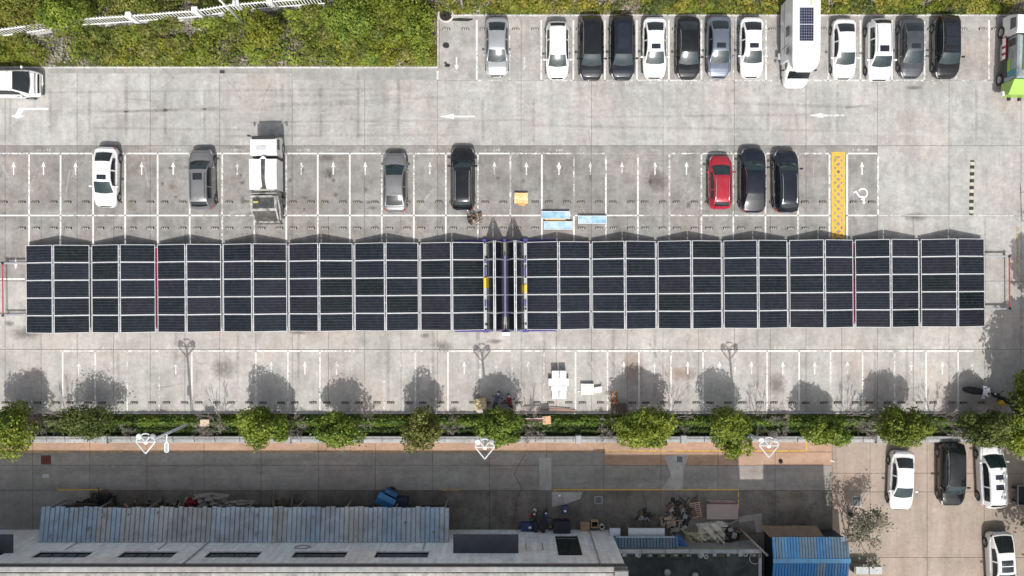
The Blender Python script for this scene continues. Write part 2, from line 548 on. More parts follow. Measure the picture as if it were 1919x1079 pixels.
# the stencilled bay codes: worn down to fragments of strokes
def code(cx, y, n, k):
    rnd = random.Random(k)
    m = MB(); x = cx - n * 2.4
    for i in range(n):
        gl = rnd.randrange(5)
        segs = {0: [(0, 0, 3, .7), (0, 3.6, 3, .7), (0, 0, .7, 4.2), (2.4, 0, .7, 4.2)], 1: [(1.2, 0, .8, 4.2)], 2: [(0, 0, 3, .7), (2.3, 0, .7, 2.2), (0, 1.9, 3, .7), (0, 2, .7, 2.2), (0, 3.6, 3, .7)], 3: [(.3, 1.8, 2, .7)], 4: [(0, 0, .7, 2.4), (0, 1.9, 3, .7), (2.1, 0, .7, 4.2)]}[gl]
        for sx, sy, w, h in segs:
            if rnd.random() < .8:
                m.sheet([P(x + sx, y + sy), P(x + sx + w, y + sy), P(x + sx + w, y + sy + h), P(x + sx, y + sy + h)], .004 + .0006 * (len(m.f) % 4))
        x += 4.4
    if m.v: m.obj("bay_code", WORN_LINE, lot)
for k, (a, b) in enumerate(zip(MID_X, MID_X[1:])):
    if a not in (1555,): code((a + b) / 2, 279.5, 6 + k % 3, k)
for k, (a, b) in enumerate(zip([830] + TOP_X, TOP_X)):
    code((a + b) / 2, 154, 6 + k % 3, 100 + k)
for k, (a, b) in enumerate(zip(SOUTH_X, SOUTH_X[1:])):
    code((a + b) / 2, 650, 7, 200 + k)
# wheelchair symbol, seen from the aisle: head to the south, wheel to the north
wc = MB()
def seg(m, a, b, w, z=.0044):
    A, B = Vector(P(*a)), Vector(P(*b)); d = (B - A).normalized(); n_ = Vector((-d.y, d.x)) * (w / PPM / 2)
    m.sheet([tuple(A + n_), tuple(A - n_), tuple(B - n_), tuple(B + n_)], z)
cx, cy, r = 1617.5, 362.5, 8.5
for k in range(14):
    t0 = R(-150 + k * 18); t1 = R(-150 + (k + 1) * 18)
    wc.sheet([P(cx + (r + 1.3) * math.cos(t0), cy + (r + 1.3) * math.sin(t0)), P(cx + (r + 1.3) * math.cos(t1), cy + (r + 1.3) * math.sin(t1)), P(cx + (r - 1.3) * math.cos(t1), cy + (r - 1.3) * math.sin(t1)), P(cx + (r - 1.3) * math.cos(t0), cy + (r - 1.3) * math.sin(t0))], .0044)
seg(wc, (1604, 358), (1610, 368), 2.6, .0052); seg(wc, (1604, 359.5), (1600, 362), 2.4, .006); seg(wc, (1610, 366), (1611, 369.5), 2.6, .0068); seg(wc, (1610, 369), (1620, 370), 3, .0076); seg(wc, (1613.5, 374), (1620, 374), 2.2, .0084); seg(wc, (1619, 369), (1619.5, 378), 3, .0092)
wc.sheet([P(1619.5 + 2.8 * math.cos(t * .628), 380 + 2.8 * math.sin(t * .628)) for t in range(10)], .010)
wc.obj("wheelchair_symbol", road_paint("fresh white paint", (.79, .78, .75), .30), lot)
# oil stains and burnt patches: dark blots of their own shape on the slabs
def blot(name, cx, cy, rx, ry, mat, k=0, z=.0035, n=18):
    rnd = random.Random(k)
    strip(name, [(cx + rx * (.75 + .35 * rnd.random()) * math.cos(2 * math.pi * i / n), cy + ry * (.75 + .35 * rnd.random()) * math.sin(2 * math.pi * i / n)) for i in range(n)], mat, lot, z)
OIL = road_paint("oil stain", (.018, .018, .018), .34, 4)
OIL2 = soft_blot("thin oil stain", (.075, .062, .053), .42)
OIL3 = soft_blot("rusty water stain", (.26, .15, .08), .38, 2)
blot("oil_stain", 836.5, 85, 7, 6.5, OIL, 1); blot("oil_stain", 839, 122.5, 5.5, 4, OIL, 2); blot("oil_stain", 835.5, 118, 2.6, 2, OIL, 3, .0039)
blot("oil_stain", 866, 37, 24, 3.5, OIL, 4)
for k, (x, y, rx, ry) in enumerate([(618, 325, 9, 9), (612, 297, 15, 8), (544, 338, 4, 4), (1712, 165, 14, 4), (797, 629, 8, 5), (18, 606, 8, 6), (50, 625, 26, 10), (700, 390, 8, 4), (322, 350, 6, 5), (305, 345, 3, 4), (1280, 700, 26, 12), (1190, 690, 18, 30), (1720, 405, 22, 9), (1230, 340, 20, 16), (930, 640, 14, 5), (560, 620, 20, 6), (830, 650, 16, 10), (420, 690, 20, 20), (1455, 722, 16, 22)]):
    blot("oil_stain", x, y, rx * 1.5, ry * 1.5, OIL3 if k in (8, 10, 11) else OIL2, 20 + k, .0012 + .00007 * k)
rect("repair_patch", 550, 128, 818, 150, concrete("patched concrete", .30, stain=.3, seed=3), lot, .0025)
rect("repair_patch", 95, 128, 549, 138, concrete("patched concrete", .30, stain=.3, seed=3), lot, .0025)

# ---- tyre tracks and cracks as thin dark sheets
TRACK = soft_track("tyre dirt", (.10, .095, .088), .22)
FAINT = soft_track("faint lane dirt", (.12, .115, .105), .17, .5)
SCUFF = soft_track("pale scuff", (.62, .60, .57), .38, 1.6)
rnd = random.Random(5)
for x in (20, 95, 168, 237, 310, 384, 530, 602, 672, 747, 905, 1000, 1440, 1570, 1830):
    rect("tyre_track", x - 4, (132 if x < 820 else 153) + rnd.uniform(0, 40), x + 4, 272 - rnd.uniform(0, 20), TRACK, lot, .0028)
for x in (222, 330, 446, 560, 645, 728, 812, 895, 1020, 1150, 1228, 1290, 1420, 1640, 1700):
    rect("tyre_track", x - 4, 600 + rnd.uniform(0, 40), x + 4, 770 - rnd.uniform(0, 60), TRACK, lot, .0028)

rs = random.Random(19)
for k in range(60):
    zone = rs.random()
    if zone < .5: x, y, n_ = rs.uniform(0, 1640), rs.uniform(300, 400), "scuff_mark"
    elif zone < .8: x, y, n_ = rs.uniform(0, 1900), rs.uniform(160, 268), "scuff_mark"
    else: x, y, n_ = rs.uniform(0, 1800), rs.uniform(620, 740), "scuff_mark"
    L, w = rs.uniform(10, 42), rs.uniform(1.0, 3.0)
    if abs(y - 289) < 5: continue
    m = MB(); m.add([(-w / PPM, -L / PPM, 0), (w / PPM, -L / PPM, 0), (w / PPM, L / PPM, 0), (-w / PPM, L / PPM, 0)], [[0, 1, 2, 3]])
    o = m.obj(n_, SCUFF if rs.random() < .65 else TRACK, lot); o.location = (*P(x, y), .0031 + .000012 * k)
    o.rotation_euler = (0, 0, R(rs.choice([rs.uniform(-35, -8), rs.uniform(8, 35), rs.uniform(80, 100)])))
for k in range(15):
    y = rs.uniform(165, 262); x = rs.uniform(100, 1800); L = rs.uniform(120, 420); w = rs.uniform(2.5, 5)
    m = MB(); m.add([(-w / PPM, -L / PPM, 0), (w / PPM, -L / PPM, 0), (w / PPM, L / PPM, 0), (-w / PPM, L / PPM, 0)], [[0, 1, 2, 3]])
    o = m.obj("tyre_track", FAINT if k % 4 else SCUFF, lot); o.location = (*P(x, y), .0016 + .00006 * k); o.rotation_euler = (0, 0, R(90 + rs.uniform(-3, 3)))
for k in range(34):
    a, b = rs.choice(list(zip(MID_X, MID_X[1:])))
    blot("oil_stain", (a + b) / 2 + rs.uniform(-8, 8), rs.choice([rs.uniform(315, 345), rs.uniform(350, 395)]), rs.uniform(3, 9), rs.uniform(3, 11), OIL2, 300 + k, .0009 + .00001 * k)
CRK = M_("crack filler", (.05, .048, .045), .9)
for k in range(7):
    cr = MB(); x, y = rs.uniform(100, 1700), rs.choice([rs.uniform(160, 250), rs.uniform(625, 650)]); d = rs.uniform(0, 6.28)
    for j in range(9):
        nx_, ny_ = x + 6 * math.cos(d), y + 5 * math.sin(d); d += rs.uniform(-.6, .6)
        seg(cr, (x, y), (nx_, ny_), .35, .0034 + .00005 * j); x, y = nx_, ny_
    cr.obj("crack", CRK, lot)
# ---- kerbs and planted ground -------------------------------------------------
bed = struct(MB().sheet([P(-200, -200), P(2100, -200), P(2100, 28), P(824, 28), P(824, 126), P(-200, 126)], .02).obj("planting_bed", SOIL))
kerb = struct(MB().box((0, 0, -1), (.1, .1, .1)).obj("kerb", C_KERB))
def kerb_run(x0, x1, y):
    n = max(1, int((x1 - x0) / 20)); st = (x1 - x0) / n
    for i in range(n):
        a = P(x0 + i * st + .25, y + 1.4); b = P(x0 + (i + 1) * st - .25, y - 1.4)
        MB().box(((a[0] + b[0]) / 2, (a[1] + b[1]) / 2, .05), (b[0] - a[0], b[1] - a[1], .16), ch=.015).obj("kerb_stone", C_KERB, kerb)
kerb_run(-20, 822, 127); kerb_run(828, 1935, 29.5)
for i in range(5):
    a = P(820.2, 126 - i * 19 - .3); b = P(822.8, 126 - (i + 1) * 19 + .3)
    MB().box(((a[0] + b[0]) / 2, (a[1] + b[1]) / 2, .05), (b[0] - a[0], b[1] - a[1], .16), ch=.015).obj("kerb_stone", C_KERB, kerb)

hedge_bed = struct(MB().sheet([P(-60, 776), P(2000, 776), P(2000, 816), P(-60, 816)], .015).obj("hedge_bed", SOIL))
kerb_run(-20, 1840, 774.5)

# ---- street south of the hedge -----------------------------------------------
walk = struct(MB().sheet([P(-60, 818), P(2000, 818), P(2000, 870), P(-60, 870)], -.035).obj("walkway", JOINT))
xs = list(range(-45, 1565, 107)); xs[-1] = 1560
for a, b in zip(xs, xs[1:]):
    slab(a, b, 820, 847, C_WALK, walk, "paving_slab", .02)
    slab(a, b, 847, 872, C_ROAD if a < 1100 else C_WALK, walk, "paving_slab", .02)
road = struct(MB().sheet([P(-60, 870), P(1560, 870), P(1560, 1200), P(-60, 1200)], -.04).obj("street", JOINT))
for a, b in zip(xs, xs[1:]):
    slab(a, b, 872, 919, C_ROAD, road, "road_slab", 0)
    slab(a, b, 919, 1000, C_APRON if a > 90 else C_ROAD, road, "road_slab", .0)
    slab(a, b, 1000, 1120, C_APRON, road, "road_slab", .0)
rect("repair_patch", 1011, 858, 1034, 919, concrete("patched street concrete", .37, stain=.2, seed=8), road, .024)
strip("repair_patch", [(1245, 855), (1292, 852), (1281, 880), (1280, 918), (1240, 918), (1258, 890)], concrete("patched street concrete", .37, stain=.2, seed=8), road, .024)
strip("repair_patch", [(1035, 922), (1092, 922), (1088, 935), (1060, 945), (1035, 950)], concrete("patched street concrete", .37, stain=.2, seed=8), road, .004)
strip("repair_patch", [(1385, 968), (1428, 962), (1429, 998), (1418, 998), (1414, 975), (1386, 980)], concrete("patched street concrete", .37, stain=.2, seed=8), road, .0045)
for x0, x1, y, m in ((-20, 420, 847, FAINT_YELLOW), (420, 1130, 847, FAINT_YELLOW), (1132, 1512, 845.5, YELLOW_LINE)):
    rect("edge_line", x0, y - 1, x1, y + 1, m, walk, .026)
rect("edge_line", 1511, 826, 1513, 844, YELLOW_LINE, walk, .026)
for x0, x1 in ((108, 190), (828, 864), (1036, 1385)):
    rect("edge_line", x0, 917, x1, 919.2, YELLOW_LINE, road, .005)
rect("edge_line", 862, 921, 864, 958, FAINT_YELLOW, road, .005); rect("edge_line", 1383.5, 921, 1385.5, 955, YELLOW_LINE, road, .005)
yard = struct(MB().sheet([P(1560, 818), P(2000, 818), P(2000, 1200), P(1560, 1200)], -.04).obj("yard", JOINT))
for a, b in ((1560, 1631), (1631, 1738), (1738, 1845), (1845, 1990)):
    for y0, y1 in ((820, 887), (887, 922), (922, 1045), (1045, 1130)):
        slab(a, b, y0, y1, C_YARD, yard, "yard_slab", .0)
rect("edge_line", 1854, 982, 1856.5, 1000, FAINT_YELLOW, yard, .005); rect("edge_line", 1850, 979, 1870, 981, FAINT_YELLOW, yard, .005)
rect("edge_line", 1905, 425, 1910, 520, FAINT_YELLOW, lot, .005)
# long crack and cable marks in the street
CRACK = M_("crack filler", (.05, .048, .045), .9)
ck = MB()
pts = [(985, 850), (978, 862), (970, 876), (964, 890), (974, 906), (978, 916), (970, 934), (966, 960), (962, 985)]
for a, b in zip(pts, pts[1:]): seg(ck, a, b, .8, .026 + .0004 * len(ck.f))
ck.obj("crack", CRACK, road)
ck = MB()
pts = [(1203, 918), (1208, 935), (1212, 950), (1208, 962)]
for a, b in zip(pts, pts[1:]): seg(ck, a, b, .9, .006 + .0004 * len(ck.f))
ck.obj("crack", CRACK, road)
# covers set in the paving
def cover(x, y, w, h, mat, label, rim=GREYP):
    t = thing("manhole_cover", label, "manhole cover", (*P(x, y), .022 if y < 900 and y > 800 else .004))
    MB().box((0, 0, .01), (w / PPM, h / PPM, .02), ch=.006).obj("rim", rim, t)
    n = 5
    for i in range(n):
        MB().box(((i - 2) * w / PPM / 6.2, 0, .025), (w / PPM / 9, h / PPM * .84, .014)).obj("grid_bar", mat, t)
RUST = M_("rusty red iron", (.11, .035, .025), .8, var=.3)
IRON = M_("cast iron", (.06, .06, .06), .6, .5)
cover(87, 862, 19, 17, RUST, "square rust red manhole cover in the shaded street", RUST)
cover(1274, 861, 13, 13, IRON, "square grey manhole cover on the pale repaired street patch")
cover(1122, 937, 15, 14, IRON, "grey square drain cover in the dirty apron below the yellow line")
cover(417, 135, 9, 6, IRON, "small black drain grate beside the kerb of the planted bank", IRON)
cover(1606, 940, 17, 20, IRON, "large dark cover in the shade of the small sparse tree", GREYP)
# ================================================================ CARS
GL_FRONT = glass_mat("windscreen glass", (.012, .027, .031), .07)
GL_DARK = glass_mat("tinted glass", (.014, .018, .02), .05)
GL_ROOF = glass_mat("sunroof glass", (.012, .016, .024), .08)
LAMP = M_("clear headlamp", (.62, .64, .66), .15, .3, .05, coat=1)
REDLAMP = M_("red tail lamp", (.35, .012, .02), .2, 0, .1, coat=1)
TYRE = M_("tyre rubber", (.02, .02, .02), .85)
RIM = M_("alloy rim", (.42, .43, .44), .35, .8)
CHROME = M_("satin chrome", (.62, .63, .65), .22, .9, .03)
PLATE = M_("blue number plate", (.04, .09, .35), .5)
KINDS = {
    #        L    W     H    belt hood bumper-to-cowl, windscreen run, roof rear, rear base(from rear), trunk z
    'sedan': dict(L=4.62, W=1.80, H=1.46, belt=.93, nose=.74, cowl=1.18, ws=.78, rr=1.30, rb=.52, trunk=1.02),
    'suv':   dict(L=4.62, W=1.87, H=1.68, blunt=.22, belt=1.06, nose=.86, cowl=1.10, ws=.66, rr=.62, rb=.12, trunk=1.10),
    'hatch': dict(L=4.25, W=1.76, H=1.50, belt=.96, nose=.76, cowl=1.0, ws=.74, rr=.60, rb=.14, trunk=1.0),
    'fast':  dict(L=4.78, W=1.90, H=1.62, belt=1.04, nose=.84, cowl=1.16, ws=.74, rr=1.45, rb=.22, trunk=1.10),
    'mpv':   dict(L=4.85, W=1.88, H=1.80, blunt=.3, belt=1.08, nose=.88, cowl=.98, ws=.80, rr=.48, rb=.10, trunk=1.12),
    'van':   dict(L=4.90, W=2.08, H=2.05, belt=1.25, nose=1.02, blunt=.72, cowl=.66, ws=.82, rr=.30, rb=.08, trunk=1.3),
}
class CarShape:
    def __init__(s, kind, L=None):
        k = dict(KINDS[kind]); s.k = k
        if L: k['L'] = L
        s.L, s.W, s.H = k['L'], k['W'] / 2, k['H']
        F, B = s.L / 2, -s.L / 2
        s.F, s.B = F, B
        c = F - k['cowl']
        s.xw0, s.xw1 = c, c - k['ws']
        s.xr0, s.xr1 = B + k['rb'], B + k['rr']
        bz, nz, tz = k['belt'], k['nose'], k['trunk']
        # body stations, rear to front: x, half width factor, deck height, bottom
        st = [(B, .46, .62, .46), (B + .03, .64, tz - .22, .36), (B + .10, .79, tz - .10, .28), (B + .24, .90, tz - .035, .24),
              (B + .50, .97, tz, .21), (B + 1.0, .995, bz + .03, .2), (B + s.L * .5, 1.0, bz, .2), (F - 1.35, 1.0, bz, .2),
              (F - 1.0, .995, bz - .03, .2), (F - .65, .965, (bz + nz) / 2 + .035, .2), (F - .38, .90, nz + .06, .21), (F - .2, .80, nz - .01, .22),
              (F - .09, .68, nz - .1, .25), (F - .03, .54, nz - .2, .3), (F, .38, nz - .30, .36)]
        bl = k.get('blunt', 0)
        st = [(x, w + (.93 - w) * bl if w < .93 else w, a, b) for x, w, a, b in st]
        s.sx = [q[0] for q in st]; s.sw = [q[1] for q in st]; s.st = [q[2] for q in st]; s.sb = [q[3] for q in st]
        s.bodyx = sorted(set([round(B + s.L * i / 22, 3) for i in range(23)] + [round(x, 3) for x in s.sx]))
    def body(s, x, t):
        w = np.interp(x, s.sx, s.sw) * s.W; T = np.interp(x, s.sx, s.st); b = np.interp(x, s.sx, s.sb)
        a = abs(t); h = T - b
        ya = [0, .16, .32, .46, .58, .70, .85, 1.0]
        yy = [0, .36, .68, .88, .975, 1.0, .985, .93]
        zz = [0, .004, .014, .045, .115, .34, .70, 1.0]
        y = np.interp(a, ya, yy) * w
        drop = np.interp(a, ya, zz)
        z = T - (drop * h if a > .58 else min(drop, drop * h / .6 + 1e-4))
        return Vector((x, math.copysign(y, t), z))
    def cab(s, x, t):
        k = s.k
        xs = [s.xr0, s.xr0 + (s.xr1 - s.xr0) * .5, s.xr1, s.xr1 + .35, (s.xr1 + s.xw1) / 2, s.xw1 - .25, s.xw1, (s.xw1 + s.xw0) / 2, s.xw0]
        H = s.H; bz = k['belt']; tz = k['trunk']
        dr = H - .07
        zs = [tz - .02, tz + (dr - tz) * .58, dr, H - .025, H, H - .02, H - .065, bz + (H - .065 - bz) * .56, bz - .01]
        zr = np.interp(x, xs, zs)
        base = np.interp(x, [s.xr0, s.xr1, s.xw1, s.xw0], [tz - .03, bz - .01, bz - .02, bz - .04])
        f = max(0, (zr - base) / (H - bz))
        wb = np.interp(x, [s.xr0, s.xr0 + .5, s.xw0 - .5, s.xw0], [.80, .915, .93, .86]) * s.W
        wr = wb - f * .27 * s.W
        a = abs(t)
        if a <= .7:
            q = a / .7
            y = q * wr; z = zr - .035 * q * q * f - .012 * q ** 6
        else:
            q = (a - .7) / .3
            e = math.sin(q * math.pi / 2)
            y = wr + (wb - wr) * (.35 * e + .65 * q); z = (zr - .047 * f) + (base - .02 - (zr - .047 * f)) * q
        bow = np.interp(x, [s.xr0, s.xr1, s.xr1 + .3, s.xw1 - .3, s.xw1, s.xw0], [-.13, -.06, 0, 0, .07, .16])
        return Vector((x + bow * (1 - (y / s.W) ** 2), math.copysign(y, t), z))
    def patch(s, fn, x0, x1, t0, t1, off, nx=6, nt=6):
        rows = []
        for i in range(nx + 1):
            x = x0 + (x1 - x0) * i / nx
            r = []
            for j in range(nt + 1):
                t = t0 + (t1 - t0) * j / nt
                p = fn(x, t)
                dx = fn(x + .02, t) - fn(x - .02, t); dt = fn(x, t + .015) - fn(x, t - .015)
                n = dx.cross(dt)
                if n.length > 1e-9: n.normalize()
                r.append(p + n * off)
            rows.append(r)
        return rows

WHEEL_CACHE = {}
def wheel_mesh(r, w):
    key = (round(r, 2), w)
    if key not in WHEEL_CACHE:
        ty = MB().lathe((0, 0, 0), [(r * .62, -w / 2), (r * .93, -w / 2), (r, -w / 2 + .03), (r, w / 2 - .03), (r * .93, w / 2), (r * .62, w / 2)], 20, 'Y').mesh("tyre", TYRE, True)
        m = MB().lathe((0, 0, 0), [(0.001, w / 2 - .03), (r * .15, w / 2 - .02), (r * .2, w / 2 - .05), (r * .55, w / 2 - .045), (r * .63, w / 2 - .004)], 20, 'Y')
        ri = m.mesh("rim", RIM, True)
        sp = MB()
        for i in range(5):
            t = i * 2 * math.pi / 5
            sp.tube((r * .12 * math.cos(t), w / 2 - .02, r * .12 * math.sin(t)), (r * .58 * math.cos(t), w / 2 - .012, r * .58 * math.sin(t)), .03, .022, 5)
        WHEEL_CACHE[key] = (ty, ri, sp.mesh("spokes", RIM))
    return WHEEL_CACHE[key]

def add_wheel(par, x, y, r, w):
    ty, ri, sp = wheel_mesh(r, w)
    o = link("wheel", ty, par); o.location = (x, y, r)
    if y < 0: o.rotation_euler = (0, 0, math.pi)
    link("rim", ri, o); link("spokes", sp, o)
    return o

def build_car(name, label, px, py, head, kind, paint, cat="car", rz=0.0, L=None, sunroof=None, rails=None, antenna=True, front=None, group="parked cars", z=.7, roofmat=None, glass_tint=None, wipers=True, ribs=0):
    """head: +1 bonnet to the south (bottom of the picture), -1 bonnet to the north, 0 bonnet to the east"""
    s = CarShape(kind, L); k = s.k
    ang = {1: -math.pi / 2, -1: math.pi / 2, 0: 0.0}[head] + rz
    t = thing(name, label, cat, (*P(px, py, z), 0.0), ang, group)
    tt = [-1, -.85, -.70, -.64, -.58, -.52, -.46, -.40, -.32, -.24, -.16, 0, .16, .24, .32, .40, .46, .52, .58, .64, .70, .85, 1]
    m = MB(); rows = [[s.body(x, q) for q in tt] for x in s.bodyx]
    m.grid([r[::-1] for r in rows])
    n = len(tt)
    m.f.append(list(range(n))); m.f.append([len(m.v) - 1 - i for i in range(n)])
    body = m.obj("body", paint, t, True)
    # cabin shell
    m = MB(); xs = sorted(set([s.xr0 + (s.xr1 - s.xr0) * i / 6 for i in range(7)] + [s.xr1 + (s.xw1 - s.xr1) * i / 8 for i in range(9)] + [s.xw1 + (s.xw0 - s.xw1) * i / 6 for i in range(7)]))
    ct = [-1, -.92, -.84, -.77, -.72, -.70, -.66, -.55, -.4, -.2, 0, .2, .4, .55, .66, .70, .72, .77, .84, .92, 1]
    m.grid([[s.cab(x, q) for q in ct][::-1] for x in xs])
    m.obj("cabin", roofmat or paint, t, True)
    # glass
    gl = glass_tint or GL_FRONT
    MB().grid([r[::-1] for r in s.patch(s.cab, s.xw1 + .03, s.xw0 - .03, -.655, .655, .006, 7, 8)]).obj("windscreen", gl, t, True)
    MB().grid([r[::-1] for r in s.patch(s.cab, s.xr0 + .05 + (.10 if kind in ('suv', 'hatch', 'mpv', 'van') else .03), s.xr1 - .05, -.62, .62, .006, 6, 8)]).obj("rear_window", GL_DARK, t, True)
    xb = (s.xw1 + s.xr1) / 2 - .1
    for sg in (-1, 1):
        for a, b, tw in ((xb + .05, s.xw0 - .45, 0), (s.xr1 + (-.35 if kind in ('sedan', 'fast') else .15), xb - .05, 1)):
            rws = s.patch(s.cab, a, b, .755 * sg, .955 * sg, .006 * sg * (1 if sg > 0 else 1), 5, 3)
            if sg > 0: rws = [r[::-1] for r in rws]
            rws = s.patch(s.cab, a, b, .755 * sg, .955 * sg, .006, 5, 3) if sg > 0 else s.patch(s.cab, a, b, .755 * sg, .955 * sg, .006, 5, 3)
            MB().grid(rws).obj("side_window", GL_DARK, t, True)
    if sunroof:
        a0, a1, tw = sunroof          # fractions of the roof length from its front edge
        Lr = s.xw1 - s.xr1
        MB().grid([r[::-1] for r in s.patch(s.cab, s.xw1 - a1 * Lr, s.xw1 - a0 * Lr, -tw, tw, .005, 4, 6)]).obj("sunroof", GL_ROOF, t, True)
        if a1 - a0 > .6:
            xm = s.xw1 - (a0 + a1) / 2 * Lr
            MB().grid([r[::-1] for r in s.patch(s.cab, xm - .03, xm + .03, -tw, tw, .009, 2, 6)]).obj("roof_bar", roofmat or paint, t, True)
    if rails:
        for sg in (-1, 1):
            pts = [s.cab(x, .60 * sg) + Vector((0, 0, .065 if 0 < i < 8 else .005)) for i, x in enumerate([s.xr1 + .05 + (s.xw1 - .22 - s.xr1) * j / 8 for j in range(9)])]
            MB().path(pts, .027, 6).obj("roof_rail", rails, t)
    if paint in (P_BLACK, P_NAVY, P_DGREY, P_TAUPE, P_BLUEG):
        for sg in (-1, 1):
            MB().grid(s.patch(s.cab, s.xr1 - .1, s.xw0 - .42, min(.722 * sg, .748 * sg), max(.722 * sg, .748 * sg), .008, 12, 1)).obj("window_trim", CHROME, t, True)
    if ribs:
        for i in range(ribs):
            q = -.56 + 1.12 * i / (ribs - 1)
            MB().path([s.cab(s.xr1 + .1 + (s.xw1 - .2 - s.xr1) * j / 6, q) + Vector((0, 0, .004)) for j in range(7)], .026, 4).obj("roof_rib", paint, t)
            c_ = s.cab(s.xw1 - .28, q + .07); MB().box((c_.x, c_.y, c_.z + .006), (.12, .035, .02), ch=.005).obj("rib_end", GREYP, t)
        MB().grid([r[::-1] for r in s.patch(s.body, s.F - .30, s.F - .19, -.44, .44, .006, 3, 8)]).obj("hood_grille", M_("dull grey grille", (.22, .22, .22), .5), t, True)
        for sg in (-1, 1):
            MB().grid([r[::-1] for r in s.patch(s.body, s.xw0 - .9, s.xw0 - .2, min(.56 * sg, .66 * sg), max(.56 * sg, .66 * sg), .005, 3, 3)]).obj("side_moulding", DARK, t, True)
    # lamps, grille, plates
    for sg in (-1, 1):
        fl = lambda x0, x1, t0, t1, off, nm, mt: MB().grid([r[::-1] for r in s.patch(s.body, x0, x1, min(t0 * sg, t1 * sg), max(t0 * sg, t1 * sg), off, 5, 4)]).obj(nm, mt, t, True)
        fl(s.F - .42, s.F - .05, .50, .64, .006, "headlight", front or LAMP)
        fl(s.B + .035, s.B + .26, .44, .62, .006, "tail_light", REDLAMP)
    MB().grid([r[::-1] for r in s.patch(s.body, s.F - .105, s.F - .02, -.42, .42, .005, 3, 8)]).obj("grille", DARK, t, True)
    # shut lines of the bonnet and boot, a few millimetres wide
    seam = MB()
    for sg in (-1, 1):
        tr = .40
        a, b = s.F - .30, s.xw0 - .02
        seam.grid([r[::-1] for r in s.patch(s.body, a, b, tr * sg - .009, tr * sg + .009, .0025, 8, 1)])
    seam.grid([r[::-1] for r in s.patch(s.body, s.F - .31, s.F - .29, -.4, .4, .0025, 1, 8)])
    if kind in ('sedan',):
        seam.grid([r[::-1] for r in s.patch(s.body, s.B + .16, s.B + .178, -.42, .42, .0025, 1, 8)])
    seam.obj("shut_line", DARK, t, True)
    cow = MB().grid([r[::-1] for r in s.patch(s.cab, s.xw0 - .028, s.xw0 - .001, -.66, .66, .004, 2, 8)])
    cow.obj("cowl_panel", DARK, t, True)
    if wipers:
        for sg in (-.35, .25):
            a = s.cab(s.xw0 - .03, sg) + Vector((0, 0, .02)); b = s.cab(s.xw0 - .2, sg + .38) + Vector((0, 0, .02))
            MB().tube(a, b, .012, .008, 4).obj("wiper", DARK, t)
    MB().box((s.B - .004, 0, .60), (.012, .44, .14)).obj("number_plate", PLATE, t)
    for sg in (-1, 1):
        p = s.cab(s.xw0 - .42, .93 * sg)
        mm = MB(); mm.tube(p, p + Vector((.02, .14 * sg, .05)), .022, .03, 5)
        c = p + Vector((.02, .20 * sg, .07))
        mm.lathe((c.x, c.y, c.z), [(.005, -.11), (.07, -.095), (.085, 0), (.07, .095), (.005, .11)], 10, 'Y')
        mm.obj("mirror", paint, t, True)
        # wheel arches and wheels
        r = .335 if kind in ('sedan', 'hatch') else .365
        for wx in (s.F - .86, s.B + .82):
            bw = np.interp(wx, s.sx, s.sw) * s.W
            ar = MB(); n_ = 18
            ar.add([(wx + (r + .06) * math.cos(2 * math.pi * i / n_), (bw + .004) * sg, max(.22, r + (r + .06) * math.sin(2 * math.pi * i / n_))) for i in range(n_)], [list(range(n_))])
            ar.obj("wheel_arch", DARK, t)
            add_wheel(t, wx, (bw - .085) * sg, r, .20)
        for hx in (xb - .35, xb + .62):
            q = s.body(hx, .60 * sg)
            MB().box((q.x, q.y + .012 * sg, q.z - .02), (.18, .03, .03), ch=.008).obj("door_handle", paint if rails is None else CHROME, t)
    if antenna and kind in ('sedan', 'suv', 'hatch', 'fast', 'mpv'):
        p = s.cab(s.xr1 + .12, 0)
        MB().add([(p.x + .09, p.y, p.z), (p.x - .07, p.y - .03, p.z), (p.x - .07, p.y + .03, p.z), (p.x - .06, p.y, p.z + .07)], [[0, 1, 3], [1, 2, 3], [2, 0, 3]]).obj("antenna", paint, t)
    return t

